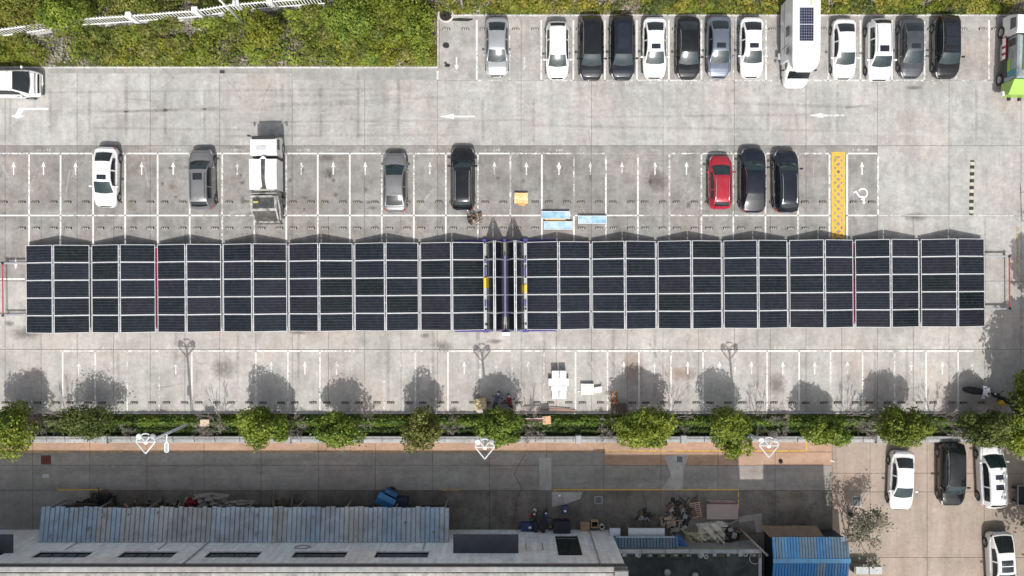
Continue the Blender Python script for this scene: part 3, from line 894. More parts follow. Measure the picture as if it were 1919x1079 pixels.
P_WHITE = car_paint("white car paint", (.70, .70, .695), 0, .3)
P_BLACK = car_paint("black car paint", (.008, .009, .011), .2, .16, .05)
P_NAVY = car_paint("dark navy car paint", (.010, .013, .024), .3, .16, .05)
P_GREY = car_paint("grey car paint", (.12, .122, .13), .5, .32)
P_DGREY = car_paint("dark grey car paint", (.08, .085, .095), .5, .3)
P_SILVER = car_paint("silver car paint", (.42, .43, .44), .6, .32)
P_BLUEG = car_paint("blue grey car paint", (.16, .185, .235), .55, .3)
P_RED = car_paint("red car paint", (.36, .018, .035), .25, .28)
P_TAUPE = car_paint("mid grey car paint", (.20, .20, .205), .5, .32)
SUN_A = (.10, .34, .40)
cars = [
    ("sedan_car", "silver sedan alone in its bay, empty bays on both sides, by the green bank", 932, 88, 1, 'sedan', P_SILVER, dict(L=4.5)),
    ("hatchback_car", "small white hatchback with plain white roof between empty bay and black estate", 1045, 95, 1, 'hatch', P_WHITE, dict(L=4.3)),
    ("suv_car", "black car with plain closed roof parked directly right of the small white hatchback", 1108.5, 91, 1, 'suv', P_BLACK, dict(L=4.75)),
    ("suv_car", "black SUV with dark panoramic roof, left neighbour of a white sunroof sedan", 1167, 90, 1, 'suv', P_NAVY, dict(sunroof=(.12, .9, .5), L=4.8)),
    ("sedan_car", "white sedan with dark square sunroof, parked between two black cars", 1227, 90, 1, 'sedan', P_WHITE, dict(sunroof=SUN_A, L=4.65)),
    ("sedan_car", "black sedan with plain roof between white sunroof sedan and blue grey sedan", 1290, 90, 1, 'sedan', P_BLACK, dict(L=4.7)),
    ("sedan_car", "shiny blue grey sedan with dark sunroof between black sedan and white sedan", 1348, 88, 1, 'sedan', P_BLUEG, dict(sunroof=SUN_A, L=4.7)),
    ("sedan_car", "white sedan with black sunroof, parked between blue grey sedan and camper van bay", 1409, 89, 1, 'sedan', P_WHITE, dict(sunroof=SUN_A, L=4.6)),
    ("sedan_car", "white sedan with plain roof parked on the right side of the white camper", 1582, 92, 1, 'sedan', P_WHITE, dict(L=4.6)),
    ("suv_car", "white SUV with sunroof and long white roof rails, beside a dark grey sedan", 1648, 95, 1, 'suv', P_WHITE, dict(sunroof=(.10, .30, .40), rails=CHROME)),
    ("sedan_car", "dark grey sedan with small dark sunroof between white SUV and black SUV", 1709, 90, 1, 'sedan', P_DGREY, dict(sunroof=(.10, .34, .40), L=4.55)),
    ("suv_car", "black SUV with panelled glass roof at right end of the top row", 1774, 89, 1, 'suv', P_BLACK, dict(sunroof=(.05, .92, .56), L=4.65)),
    ("sedan_car", "white sedan reversed into the bay, standing alone left of the grey SUV", 199, 332, 1, 'sedan', P_WHITE, dict(sunroof=(.08, .32, .42), rz=R(-1.5), L=4.6)),
    ("suv_car", "mid grey boxy SUV with sunroof and roof rails, left of the garbage truck", 379, 336, -1, 'suv', P_TAUPE, dict(sunroof=(.10, .32, .40), rails=P_GREY, rz=R(1.2), L=4.6)),
    ("sedan_car", "grey sedan with silver lit boot, parked nose up alone in the middle row", 741, 341, -1, 'sedan', P_TAUPE, dict(L=4.6)),
    ("suv_car", "black SUV with slim silver roof rails, parked beside the brown scrap heap", 868, 335, -1, 'suv', P_BLACK, dict(rails=CHROME, L=4.75)),
    ("hatchback_car", "bright red hatchback with roof rails, the only red car in the car park", 1350, 341, -1, 'hatch', P_RED, dict(rails=CHROME, L=4.15)),
    ("suv_car", "dark navy coupe SUV with sloping tail, between the red hatchback and a black SUV", 1411, 338, -1, 'fast', P_NAVY, dict(L=4.9)),
    ("suv_car", "black SUV with silver roof rails, right neighbour of the navy coupe SUV", 1473, 340, -1, 'suv', P_NAVY, dict(rails=CHROME, rz=R(.8), L=4.7)),
    ("sedan_car", "white sedan parked in the beige yard, left of the black SUV", 1690, 901, 1, 'sedan', P_WHITE, dict(rz=R(-2.0), L=4.55)),
    ("suv_car", "black SUV in the beige yard between the white sedan and white people carrier", 1784, 889, 1, 'suv', P_BLACK, dict(L=4.8)),
    ("minivan_car", "white people carrier with two square roof windows in the beige yard", 1858, 890, -1, 'mpv', P_WHITE, dict(rz=R(2.5), L=4.85)),
    ("fastback_car", "white fastback with black glass at the bottom right corner, cut by the frame", 1876, 1056, 1, 'fast', P_WHITE, dict(rz=R(3.0), sunroof=(.08, .7, .5), glass_tint=GL_DARK)),
    ("delivery_van", "white van with ribbed roof entering at the far left edge", 13, 158, 0, 'van', P_WHITE, dict(cat="van", ribs=7, L=5.1, glass_tint=GL_DARK)),
]
for nm, lb, px, py, hd, kd, pt, kw in cars:
    t = build_car(nm, lb, px, py, hd, kd, pt, **kw)
    if nm == "minivan_car":
        s = CarShape('mpv', 4.85)
        for a0, a1 in ((.16, .30), (.44, .60)):
            Lr = s.xw1 - s.xr1
            MB().grid([r[::-1] for r in s.patch(s.cab, s.xw1 - a1 * Lr, s.xw1 - a0 * Lr, -.34, .34, .005, 4, 6)]).obj("sunroof", GL_ROOF, t, True)
# ================================================================ FOLDING SOLAR ARRAY
def solar_mat():
    m, nt, b, out = new_mat("solar glass")
    tc = N(nt, "ShaderNodeTexCoord")
    sep = N(nt, "ShaderNodeSeparateXYZ"); nt.links.new(tc.outputs["Object"], sep.inputs[0])
    def lines(sock, pitch, w, offs=0.0):
        a = math_(nt, 'ADD', sock, 50.0 + offs)
        f = math_(nt, 'MODULO', a, pitch)
        return math_(nt, 'LESS_THAN', math_(nt, 'ABSOLUTE', math_(nt, 'SUBTRACT', f, pitch / 2)), w)
    rows = lines(sep.outputs[1], .212, .011)
    cols = lines(sep.outputs[0], .203, .003)
    f = noise(nt, pos(nt), .5, 3, .5)
    oi = N(nt, "ShaderNodeObjectInfo")
    c = ramp(nt, oi.outputs["Random"], [(0, (.004, .008, .009)), (.3, (.007, .011, .017)), (.6, (.009, .012, .020)), (1, (.013, .013, .021))])
    c = mixc(nt, 1.0, c, ramp(nt, f, [(.3, .8), (.7, 1.25)]), 'MULTIPLY')
    c = mixc(nt, math_(nt, 'MULTIPLY', rows, .8), c, (.06, .062, .068))
    c = mixc(nt, math_(nt, 'MULTIPLY', cols, .3), c, (.03, .03, .036))
    dust = noise(nt, pos(nt), 3, 6, .75)
    c = mixc(nt, ramp(nt, dust, [(.45, 0), (.8, .06)]), c, (.3, .29, .27))
    drop = noise(nt, pos(nt), 9, 2, .5)
    c = mixc(nt, ramp(nt, drop, [(.80, 0), (.83, .5)]), c, (.5, .5, .47))
    nt.links.new(c, b.inputs["Base Color"])
    b.inputs["Roughness"].default_value = .16
    b.inputs["Specular IOR Level"].default_value = .26
    return m
SOLAR = solar_mat()
PURPLE = M_("violet blue steel", (.055, .045, .22), .5, .1)
LAV = M_("lavender steel", (.15, .145, .27), .5, .1)
MAGENTA = M_("crimson steel bar", (.26, .012, .06), .45)
YELLOWB = M_("yellow box", (.78, .50, .02), .5)
ARR = thing("folding_solar_array", "long low double row of black solar panels folding out from a purple frame", "solar array", (*P(947, 536.2, .5), 0), R(.40))
PL, PD, FW = 2.42, 1.300, .036           # panel length across the bay, depth, frame width
glass_me = MB().box((0, 0, .012), (PL - .02, PD - .02, .024)).mesh("solar_panel", SOLAR)
fm = MB()
for s in (-1, 1):
    fm.box((0, s * (PD / 2 - FW / 2 + .012), .016), (PL + .02, FW, .05), ch=.006)
    fm.box((s * (PL / 2 - FW / 2 + .012), 0, .016), (FW, PD - FW * 2 + .02, .05), ch=.006)
frame_me = fm.mesh("panel_frame", ALU)
ROWP = 1.332
SX = .0406                               # metres per photo pixel at panel height
def bay(u0, u1, zv, rise, gap_v=.11, gap_r=.065):
    """two slopes meeting in a ridge between the valleys u0 and u1"""
    um = (u0 + u1) / 2
    for s in (-1, 1):
        a = Vector((um + s * gap_r, 0, zv + rise)); e = Vector(((u1 if s > 0 else u0) - s * gap_v, 0, zv))
        c = (a + e) / 2; d = (e - a) if s > 0 else (a - e)
        ang = -math.atan2(d.z, d.x)
        L = d.length
        for r in range(5):
            v = (2 - r) * ROWP
            o = link("solar_panel", glass_me, ARR)
            o.location = (c.x, v, c.z); o.rotation_euler = (R(random.uniform(-.5, .5)), ang + R(random.uniform(-.35, .35)), 0); o.scale = (L / PL, 1, 1)
            link("panel_frame", frame_me, o)
        # bearing profiles below the panels
        for v in (-3.2, 3.2):
            MB().tube((a.x, v, a.z - .05), (e.x, v, e.z - .05), .03, .03, 4).obj("edge_beam", STEEL, ARR)
    m = MB()
    for k in range(11):
        m.box((um, -3.0 + k * .6, zv + rise - .015), (.13, .10, .03), ch=.008)
    m.box((um - .045, 0, zv + rise - .03), (.03, 6.62, .05)); m.box((um + .045, 0, zv + rise - .03), (.03, 6.62, .05))
    m.obj("ridge_hinge", M_("grey hinge profile", (.34, .35, .37), .5, .3), ARR)
ZV, RISE = .42, .66
def valley(u, mat=STEEL, w=.10):
    MB().box((u, 0, ZV - .12), (w, 6.3, .06), ch=.01).obj("valley_beam", mat, ARR)
    m = MB()
    for v in (-3.12, -1.99, 1.99, 3.12):
        m.box((u, v, ZV - .03), (.30, .07, .05), ch=.01)
    m.obj("hinge_link", M_("grey hinge profile", (.34, .35, .37), .5, .3), ARR)
    for v in (-2.0, 2.0):
        m = MB(); m.lathe((u, v, 0), [(.02, .14), (.085, .14), (.085, .26), (.02, .26)], 10); m.box((u, v, .34), (.06, .06, .2)); m.tube((u - .05, v, .09), (u + .05, v, .09), .085, n=10)
        m.obj("rail_wheel", DARK, ARR)
VL = [(910 - 947) * SX - 4.995 * i for i in range(8)]
VR = [(985 - 947) * SX + 4.995 * i for i in range(8)]
for i in range(7):
    bay(VL[i + 1], VL[i], ZV, RISE); bay(VR[i], VR[i + 1], ZV, RISE)
for i in range(1, 7):
    valley(VL[i], MAGENTA if i == 5 else STEEL, .09 if i == 5 else .1)
    valley(VR[i], MAGENTA if i == 5 else STEEL, .09 if i == 5 else .1)
bay(VL[0], 0, ZV, 2.28, .10, .05); bay(0, VR[0], ZV, 2.28, .10, .05)
MB().box((0, 0, ZV + .02), (.17, 4.7, .10), ch=.02).obj("central_beam", LAV, ARR)
for u in (VL[0], VR[0]):
    MB().box((u, 0, ZV - .08), (.20, 6.5, .06), ch=.01).obj("valley_beam", STEEL, ARR)
    for v, l in ((1.1, .6), (-1.3, .5), (1.9, .3)):
        MB().box((u, v, ZV + .0), (.13, l, .12), ch=.02).obj("drive_unit", PURPLE, ARR)
    for v in (2.2, .7, -1.75, -2.9, 1.5):
        MB().box((u + .02, v, ZV + .01), (.12, .16, .10), ch=.02).obj("drive_unit", DARK, ARR)
MB().box((VL[0] - .02, .25, ZV + .02), (.20, .78, .12), ch=.02).obj("control_box", YELLOWB, ARR)
MB().box((VR[0] + .01, -.20, ZV + .02), (.19, .62, .12), ch=.02).obj("control_box", YELLOWB, ARR)
for v in (3.48, -3.42):
    m = MB(); m.box((-2.6, v, .18), (2.5, .12, .14), ch=.02); m.box((2.6, v, .18), (2.5, .12, .14), ch=.02); m.box((0, v, .18), (2.7, .10, .10), ch=.02)
    for u in (VL[0], 0, VR[0]): m.box((u, v, .24), (.42, .22, .2), ch=.02)
    m.obj("base_frame", PURPLE, ARR)
for v in (2.0, -1.9):
    MB().box(((-960 + 1885 - 947 - 935) * SX / 2 - .1, v, .05), (78.5, .14, .10), ch=.02).obj("ground_rail", STEEL, ARR)
# tow frames with red bars that stick out at both ends
for s, u0, u1 in ((1, VR[7] - .2, (1889 - 947) * SX), (-1, VL[7] + .2, (9 - 947) * SX)):
    m = MB()
    for v in (2.0, -2.0 if s > 0 else -1.95):
        m.box(((u0 + u1) / 2, v, .50), (abs(u1 - u0), .12, .10), ch=.015); m.box((u1 - s * .1, v, .27), (.1, .1, .5), ch=.01)
    m.obj("tow_frame", M_("grey hinge profile", (.34, .35, .37), .5, .3), ARR)
    MB().tube((u1, -1.95, .56), (u1, 1.95, .56), .05, n=8).obj("bumper_bar", M_("red bumper bar", (.36, .045, .06), .6), ARR)
    for v in (-1.98, 1.98):
        MB().box((u1, v, .58), (.16, .16, .12), ch=.02).obj("bumper_cap", DARK, ARR)
m = MB(); m.box((.05, -3.62, .55), (.62, .26, .40), ch=.03); m.box((-.2, -3.62, .2), (.06, .1, .4)); m.box((.3, -3.62, .2), (.06, .1, .4))
m.obj("inverter_box", WHITE, ARR)

# ================================================================ WHEEL STOPS, SPEED BUMP
stop_body = MB().add([(-.28, -.08, 0), (.28, -.08, 0), (.28, .08, 0), (-.28, .08, 0), (-.26, -.045, .1), (.26, -.045, .1), (.26, .045, .1), (-.26, .045, .1)], [[3, 2, 1, 0], [0, 1, 5, 4], [1, 2, 6, 5], [2, 3, 7, 6], [3, 0, 4, 7], [4, 5, 6, 7]])
STOPY = M_("faded yellow reflector", (.34, .32, .24), .6, var=.25)
STOPW = M_("pale reflector", (.52, .51, .47), .6)
me_body = stop_body.mesh("wheel_stop", RUBBER)
ref_me = {}
for nm, mt in (("y", STOPY), ("w", STOPW)):
    ref_me[nm] = MB().add([(-.055, -.05, .098), (.055, -.05, .098), (.055, .03, .102), (-.055, .03, .102), (-.055, -.078, .02), (.055, -.078, .02)], [[0, 1, 2, 3], [4, 5, 1, 0]]).mesh("reflector", mt)
def stops(points, rowname, group, ref):
    points = sorted(points)
    for i, (x, y) in enumerate(points):
        o = link("wheel_stop", me_body)
        o.location = (*P(x, y), .001); o.rotation_euler = (0, 0, R(random.uniform(-1.5, 1.5)))
        tag(o, "black wheel stop, %s from left in the row %s" % (ordinal(i + 1), rowname), "wheel stop", group)
        if ref:
            for dx in (-.165, 0, .165):
                r_ = link("reflector", ref_me[ref], o); r_.location = (dx, 0, 0)
pts = []
for a, b in zip([820] + TOP_X, TOP_X + [1912]):
    c = (a + b) / 2
    if a == 820: c = 855
    pts += [(c - 18, 55), (c + 18, 55)]
stops([p for p in pts if p[0] < 1880], "behind the top cars", "wheel stops of the top row", "w")
pts = []
for a, b in zip([-5] + MID_X, MID_X[1:] + [0]):
    pass
for a, b in zip([-5] + MID_X[:-1], MID_X):
    if a in (1555,): continue
    c = (a + b) / 2
    pts += [(c - 17, 379), (c + 17, 379)]
stops(pts, "of the middle bays", "wheel stops of the middle row", "y")
pts = []
for a, b in zip([-5] + MID_X[:-3], MID_X[:-2]):
    c = (a + b) / 2
    pts += [(c - 16, 428), (c + 17, 428)]
stops([p for p in pts if p[0] > 40], "beside the solar panels", "wheel stops beside the solar array", "w")
pts = []
for a, b in zip([-2, 58] + SOUTH_X, [58] + SOUTH_X + [1850]):
    c = (a + b) / 2
    pts += [(c - 17, 755), (c + 17, 755)]
stops(pts, "along the hedge", "wheel stops along the hedge", "y")

bumpt = thing("speed_bump", "narrow black and pale striped speed bump running up the aisle at right", "speed bump", (*P(1821.5, 352), 0), R(-1.2))
BP = M_("faded bump yellow", (.42, .40, .34), .8, var=.2)
for i in range(15):
    y = (7 - i) * .263
    MB().add([(-.17, -.13, 0), (.17, -.13, 0), (.17, .13, 0), (-.17, .13, 0), (-.09, -.13, .05), (.09, -.13, .05), (.09, .13, .05), (-.09, .13, .05)], [[3, 2, 1, 0], [0, 1, 5, 4], [1, 2, 6, 5], [2, 3, 7, 6], [3, 0, 4, 7], [4, 5, 6, 7]]).obj("bump_segment", RUBBER if i % 2 else BP, bumpt).location = (0, y, .001)
for s in (-1, 1):
    MB().prism([(.17 * math.cos(t * math.pi / 8) , s * .13 * math.sin(t * math.pi / 8)) for t in range(9)], 0, .045).obj("bump_end", RUBBER, bumpt).location = (0, s * 7.5 * .263, .001)
# ================================================================ PLANTS
def leaves_mesh(name, pts, nrm, size, mat, rng, stretch=1.4):
    """one small folded leaf quad per point"""
    n = len(pts)
    d = nrm + rng.normal(0, .55, (n, 3)); d /= np.linalg.norm(d, axis=1, keepdims=True) + 1e-9
    r = rng.normal(0, 1, (n, 3)); a = np.cross(d, r); a /= np.linalg.norm(a, axis=1, keepdims=True) + 1e-9
    b = np.cross(d, a)
    sz = size * rng.uniform(.6, 1.35, (n, 1))
    a = a * sz * stretch * .5; b = b * sz * .5
    v = np.empty((n, 4, 3))
    v[:, 0] = pts - a; v[:, 1] = pts - b * .9 + d * sz * .10; v[:, 2] = pts + a; v[:, 3] = pts + b * .9 + d * sz * .10
    me = bpy.data.meshes.new(name)
    me.vertices.add(n * 4); me.loops.add(n * 4); me.polygons.add(n)
    me.vertices.foreach_set("co", v.reshape(-1))
    me.loops.foreach_set("vertex_index", np.arange(n * 4, dtype=np.int32))
    me.polygons.foreach_set("loop_start", np.arange(0, n * 4, 4, dtype=np.int32))
    me.polygons.foreach_set("loop_total", np.full(n, 4, dtype=np.int32))
    me.materials.append(mat)
    me.update(calc_edges=True)
    return me

G_FRESH = leaf_mat("fresh camphor leaves", [(.052, .088, .014), (.13, .188, .026), (.215, .26, .038), (.105, .165, .024)], .8)
G_OLIVE = leaf_mat("olive leaves", [(.06, .075, .02), (.13, .145, .035), (.19, .19, .05)], .8)
G_DARK = leaf_mat("dark hedge leaves", [(.034, .062, .013), (.085, .13, .022), (.17, .23, .032), (.06, .10, .018)], .9)
G_BANK = leaf_mat("bank shrub leaves", [(.06, .080, .014), (.15, .165, .030), (.23, .22, .042), (.11, .14, .025), (.20, .155, .06)], .45)
G_YELL = leaf_mat("yellow green leaves", [(.09, .115, .016), (.19, .21, .026), (.13, .155, .022)], .8)
G_SHADE = leaf_mat("low leaves darkened as shade", [(.022, .048, .012), (.05, .088, .02), (.032, .062, .016)], .9)  # green darkened to stand in for the shade between hedge and wall
G_SPARSE = leaf_mat("grey green leaves", [(.12, .115, .08), (.22, .20, .155), (.15, .14, .105)], 1.0)
DRY = leaf_mat("dry grass and twigs", [(.20, .155, .11), (.36, .30, .25), (.27, .21, .155)], 1.2, .15)
GREYTWIG = M_("grey bare twigs", (.33, .29, .265), .9, var=.3, scale=6)

def crown_points(rng, rx, ry, h, z0, lobes, n, loose=0.0):
    cs = []
    for i in range(lobes):
        t = rng.uniform(0, 2 * math.pi); q = math.sqrt(rng.uniform(0, 1)) * .72
        cz = rng.uniform(.25, .85)
        cs.append((rx * q * math.cos(t), ry * q * math.sin(t), z0 + h * cz * (1 - .25 * q), rng.uniform(.28, .46)))
    cs.append((0, 0, z0 + h * .75, .42))
    P_, Q_ = [], []
    per = n // len(cs)
    for cx, cy, cz, r in cs:
        d = rng.normal(0, 1, (per, 3)); d[:, 2] = np.where(rng.uniform(0, 1, per) < .78, np.abs(d[:, 2]), d[:, 2])
        d /= np.linalg.norm(d, axis=1, keepdims=True)
        rad = np.where(rng.uniform(0, 1, per) < .75, rng.uniform(.82, 1.06, per), rng.uniform(.3, 1.25 + loose, per))[:, None]
        jag = 1 + .18 * np.sin(7 * d[:, :1] + cx * 3) * np.cos(6 * d[:, 1:2] + cy * 5)
        s = np.array([r * rx, r * ry, r * h * .9])
        P_.append(np.array([cx, cy, cz]) + d * s * rad * jag); Q_.append(d)
    return np.concatenate(P_), np.concatenate(Q_), cs

def make_tree(name, label, cx, cy, rx, ry, height, mat, n=8600, lobes=19, leaf=.135, trunk_r=.11, group="trees", seed=0, loose=0.0, limbs=7, base=None, zmid=.62):
    """crown centre and radii are given in photo pixels at crown height"""
    rng = np.random.RandomState(seed)
    height *= .87
    z = height * zmid
    X, Y = P(cx, cy, z)
    k = (1 - z / ALT) / PPM
    rxm, rym = rx * k, ry * k
    bx, by = base if base else (X, Y)
    t = thing(name, label, "tree", (bx, by, 0), 0, group)
    h = height * .72; z0 = height - h
    pts, nr, cs = crown_points(rng, rxm, rym, h, z0, lobes, n, loose)
    pts[:, 2] = np.maximum(pts[:, 2], .4)
    pts[:, 0] += X - bx; pts[:, 1] += Y - by
    m = MB()
    top = Vector((X - bx, Y - by, z0 + h * .55))
    mid = Vector(((X - bx) * .3 + .08, (Y - by) * .3 - .05, z0 * .8))
    m.tube((0, 0, 0), mid, trunk_r, trunk_r * .75, 8); m.tube(mid, top, trunk_r * .75, trunk_r * .25, 7)
    for i in range(min(limbs, len(cs))):
        c = Vector(cs[i][:3]) + Vector((X - bx, Y - by, 0))
        st = mid.lerp(top, .1 + .5 * i / limbs)
        md = st.lerp(c, .5) + Vector((0, 0, .15))
        m.tube(st, md, trunk_r * .4, trunk_r * .26, 5); m.tube(md, c, trunk_r * .26, trunk_r * .08, 5)
    m.obj("trunk", BARK, t, True)
    link("crown", leaves_mesh("crown", pts, nr, leaf, mat, rng), t)
    return t

# the ten evergreens in the hedge strip
make_tree("hedge_tree", "dark evergreen cut off by the left edge beside the street", 10, 806, 52, 52, 5.4, G_FRESH, group="trees in the hedge strip", seed=1)
make_tree("hedge_tree", "wide loose olive green tree with visible branches, second tree from the left edge", 165, 790, 66, 36, 4.0, G_OLIVE, n=3800, leaf=.13, loose=.5, limbs=14, group="trees in the hedge strip", seed=2)
make_tree("hedge_tree", "round bright green tree between the wide loose tree and the two-lobed tree", 496, 799, 50, 42, 5.0, G_FRESH, group="trees in the hedge strip", seed=3)
make_tree("hedge_tree", "ragged tree with a split crown of two lobes beside a grey twiggy shrub", 643, 808, 54, 38, 4.6, G_FRESH, n=6400, lobes=10, loose=.3, group="trees in the hedge strip", seed=14)
make_tree("hedge_tree", "dull green tree left of the middle street lamp", 791, 806, 40, 40, 4.8, G_OLIVE, n=7200, group="trees in the hedge strip", seed=5)
make_tree("hedge_tree", "green tree touching the middle street lamp with its crown", 936, 799, 46, 36, 4.6, G_FRESH, group="trees in the hedge strip", seed=6)
make_tree("hedge_tree", "largest round tree, between the middle and the right street lamp", 1211, 804, 58, 44, 5.4, G_FRESH, n=10500, group="trees in the hedge strip", seed=7)
make_tree("hedge_tree", "tall narrow green tree just left of the right street lamp", 1369, 808, 42, 46, 5.2, G_FRESH, group="trees in the hedge strip", seed=8)
make_tree("hedge_tree", "small round tree above the small orange yard corner, right of the right street lamp", 1549, 808, 42, 36, 4.4, G_FRESH, group="trees in the hedge strip", seed=9)
make_tree("hedge_tree", "dense yellowish round tree directly above the white yard sedan", 1696, 800, 50, 40, 5.2, G_YELL, n=9800, group="trees in the hedge strip", seed=10)
make_tree("hedge_tree", "full olive green tree overhanging the white people carrier", 1846, 796, 46, 40, 5.0, G_OLIVE, n=9800, group="trees in the hedge strip", seed=11)
make_tree("hedge_tree", "green tree at the right edge beside the overhanging olive tree", 1908, 815, 38, 40, 4.6, G_FRESH, group="trees in the hedge strip", seed=12)
# big trees beyond the right edge: only their shade and a fringe of crown show
make_tree("roadside_tree", "tall dark tree on the right edge whose shade covers the end of the solar array", 2022, 775, 96, 84, 10, G_DARK, n=9000, lobes=26, leaf=.26, trunk_r=.2, group="tall trees on the right edge", seed=21)
make_tree("roadside_tree", "tall dark tree at right above the others, beside the barrier arm", 2046, 590, 80, 78, 9, G_DARK, n=7000, lobes=22, leaf=.26, trunk_r=.2, group="tall trees on the right edge", seed=22)
make_tree("roadside_tree", "tall dark tree shading the yard beside the white people carrier", 2028, 1010, 88, 100, 9, G_DARK, n=8000, lobes=24, leaf=.26, trunk_r=.2, group="tall trees on the right edge", seed=23)
make_tree("roadside_tree", "dark tree at the right end of the hedge, half outside the frame", 1944, 742, 44, 70, 5.0, G_DARK, n=4500, lobes=16, leaf=.2, group="tall trees on the right edge", seed=24)
# trees on the green bank at the top left
BT = "trees on the green bank"
make_tree("bank_tree", "wide leafy tree at the top left corner overhanging the white fence", 28, 14, 70, 44, 5.0, G_BANK, n=7500, lobes=24, group=BT, seed=31)
make_tree("bank_tree", "broad green tree covering a stretch of the white picket fence near its left third", 120, 26, 54, 36, 4.6, G_FRESH, n=6500, lobes=20, group=BT, seed=32)
make_tree("bank_tree", "green tree behind the fence left of the leaning light pole", 258, 6, 40, 24, 4.0, G_BANK, n=3500, group=BT, seed=33)
make_tree("bank_tree", "round yellow green tree right of the leaning light pole on the bank", 490, 56, 42, 38, 3.6, G_YELL, n=5500, group=BT, seed=34)
make_tree("bank_tree", "tall green tree standing at the right end of the picket fence", 660, 38, 50, 56, 4.8, G_FRESH, n=6500, lobes=22, group=BT, seed=35)
make_tree("bank_tree", "bushy tree at the right corner of the bank beside the burnt ring", 790, 70, 34, 56, 3.8, G_FRESH, n=5500, lobes=18, group=BT, seed=36)
make_tree("bank_tree", "yellow green tree at the top edge left of the short lamp pole", 735, 16, 56, 30, 4.0, G_YELL, n=5000, lobes=18, group=BT, seed=37)

# ---- ground cover of the bank and hedge: nobody could count it -------------------
def wave(x, y, s=0.0):
    return (np.sin(x * .9 + s) * np.cos(y * 1.1 - s) + np.sin(x * 2.3 + y * 1.7 + s) * .6 + np.sin(x * 4.7 - y * 3.9 + 2 * s) * .35) / 1.95

def cover_mesh(name, x0, x1, y0, y1, n, hmin, hmax, size, mat, seed, keep=None, edge=.35):
    rng = np.random.RandomState(seed)
    px = rng.uniform(x0, x1, n); py = rng.uniform(y0, y1, n)
    X = (px - 960) / PPM; Y = (540 - py) / PPM
    w = wave(X, Y, seed)
    hmap = hmin + (hmax - hmin) * (w * .5 + .5)
    dy = np.minimum(np.abs(py - y0) + (60 if y0 <= 0 else 0), np.abs(py - y1)) / PPM
    hmap *= np.clip(dy / edge, .3, 1)
    Z = hmap * np.where(rng.uniform(0, 1, n) < .7, rng.uniform(.8, 1.05, n), rng.uniform(.15, .9, n)) + .03
    pts = np.stack([X, Y, Z], 1)
    e = .05
    gx = (wave(X + e, Y, seed) - w) / e; gy = (wave(X, Y + e, seed) - w) / e
    nr = np.stack([-gx * .5, -gy * .5, np.ones(n)], 1); nr /= np.linalg.norm(nr, axis=1, keepdims=True)
    if keep is not None:
        q = keep(px, py, X, Y, rng); pts = pts[q]; nr = nr[q]
    return leaves_mesh(name, pts, nr, size, mat, rng)

def patchy(th, s):
    return lambda px, py, X, Y, rng: (wave(X * .45, Y * .6, s) + rng.normal(0, .22, len(X))) > th
FLX = [-30, 45, 150, 265, 385, 450, 520, 600, 680, 900]; FLY = [78, 68, 53, 45, 36, 25, 19, 13, 5, -30]
def off_fence(px, py):
    return np.abs(py - 2 - np.interp(px, FLX, FLY)) > 6.5
def patchy_f(th, s):
    q = patchy(th, s)
    return lambda px, py, X, Y, rng: q(px, py, X, Y, rng) & (off_fence(px, py) | (np.sin(px * .045) > .35))
def dome_cover(name, x0, x1, y0, y1, n, n_dome, r_rng, h_rng, size, mats, seed, keep=None):
    """many rounded shrubs grown into one another, each with its own height and kind of leaf"""
    rng = np.random.RandomState(seed)
    cx = rng.uniform(x0, x1, n_dome); cy = rng.uniform(y0, y1, n_dome)
    r = rng.uniform(*r_rng, n_dome); h = rng.uniform(*h_rng, n_dome) * (r / r_rng[1]) ** .5
    kind = rng.choice(len(mats), n_dome, p=[m[1] for m in mats])
    px = rng.uniform(x0, x1, n); py = rng.uniform(y0, y1, n)
    best = np.full(n, -1.0); bi = np.zeros(n, int)
    for i in range(n_dome):
        d2 = ((px - cx[i]) ** 2 + (py - cy[i]) ** 2) / (r[i] * PPM) ** 2
        d2 = d2 * (1 + .25 * np.sin(5 * np.arctan2(py - cy[i], px - cx[i]) + i))
        v = h[i] * np.sqrt(np.maximum(0, 1 - d2))
        q = v > best; best[q] = v[q]; bi[q] = i
    X = (px - 960) / PPM; Y = (540 - py) / PPM
    edge = np.clip(np.minimum(np.abs(py - y1), np.abs(px - x1)) / PPM / .3, .35, 1)
    Z = best * edge * np.where(rng.uniform(0, 1, n) < .75, rng.uniform(.86, 1.05, n), rng.uniform(.3, .9, n)) + .04
    nx = (px - cx[bi]) / PPM / r[bi]; ny = -(py - cy[bi]) / PPM / r[bi]
    nr = np.stack([nx, ny, np.ones(n) * .8], 1); nr /= np.linalg.norm(nr, axis=1, keepdims=True)
    ok = best > .05
    if keep is not None: ok &= keep(px, py, X, Y, rng)
    for k, (mt, _) in enumerate(mats):
        q = ok & (kind[bi] == k)
        if q.sum(): stuff(link(name, leaves_mesh(name, np.stack([X, Y, Z], 1)[q], nr[q], size, mt, rng)))
dome_cover("bank_shrubbery", -30, 818.5, -12, 124, 72000, 300, (.45, 1.15), (.45, 1.35), .145, [(G_BANK, .48), (G_FRESH, .2), (G_OLIVE, .17), (G_YELL, .15)], 41, patchy_f(-.30, 3))
stuff(link("dry_undergrowth", cover_mesh("dry_undergrowth", -30, 818, -12, 124.5, 30000, .1, .5, .12, DRY, 42)))
stuff(link("bank_shrubbery", cover_mesh("bank_shrubbery", -30, 819, 70, 125.5, 17000, .25, 1.0, .14, G_YELL, 43, patchy(.02, 9))))
dome_cover("verge_shrubbery", 822, 1935, -12, 27, 27000, 230, (.35, .8), (.25, .7), .14, [(G_BANK, .5), (G_YELL, .3), (G_OLIVE, .2)], 44, patchy(-.4, 5))
stuff(link("verge_undergrowth", cover_mesh("verge_undergrowth", 822, 1935, -12, 27.5, 12000, .08, .35, .12, DRY, 45)))
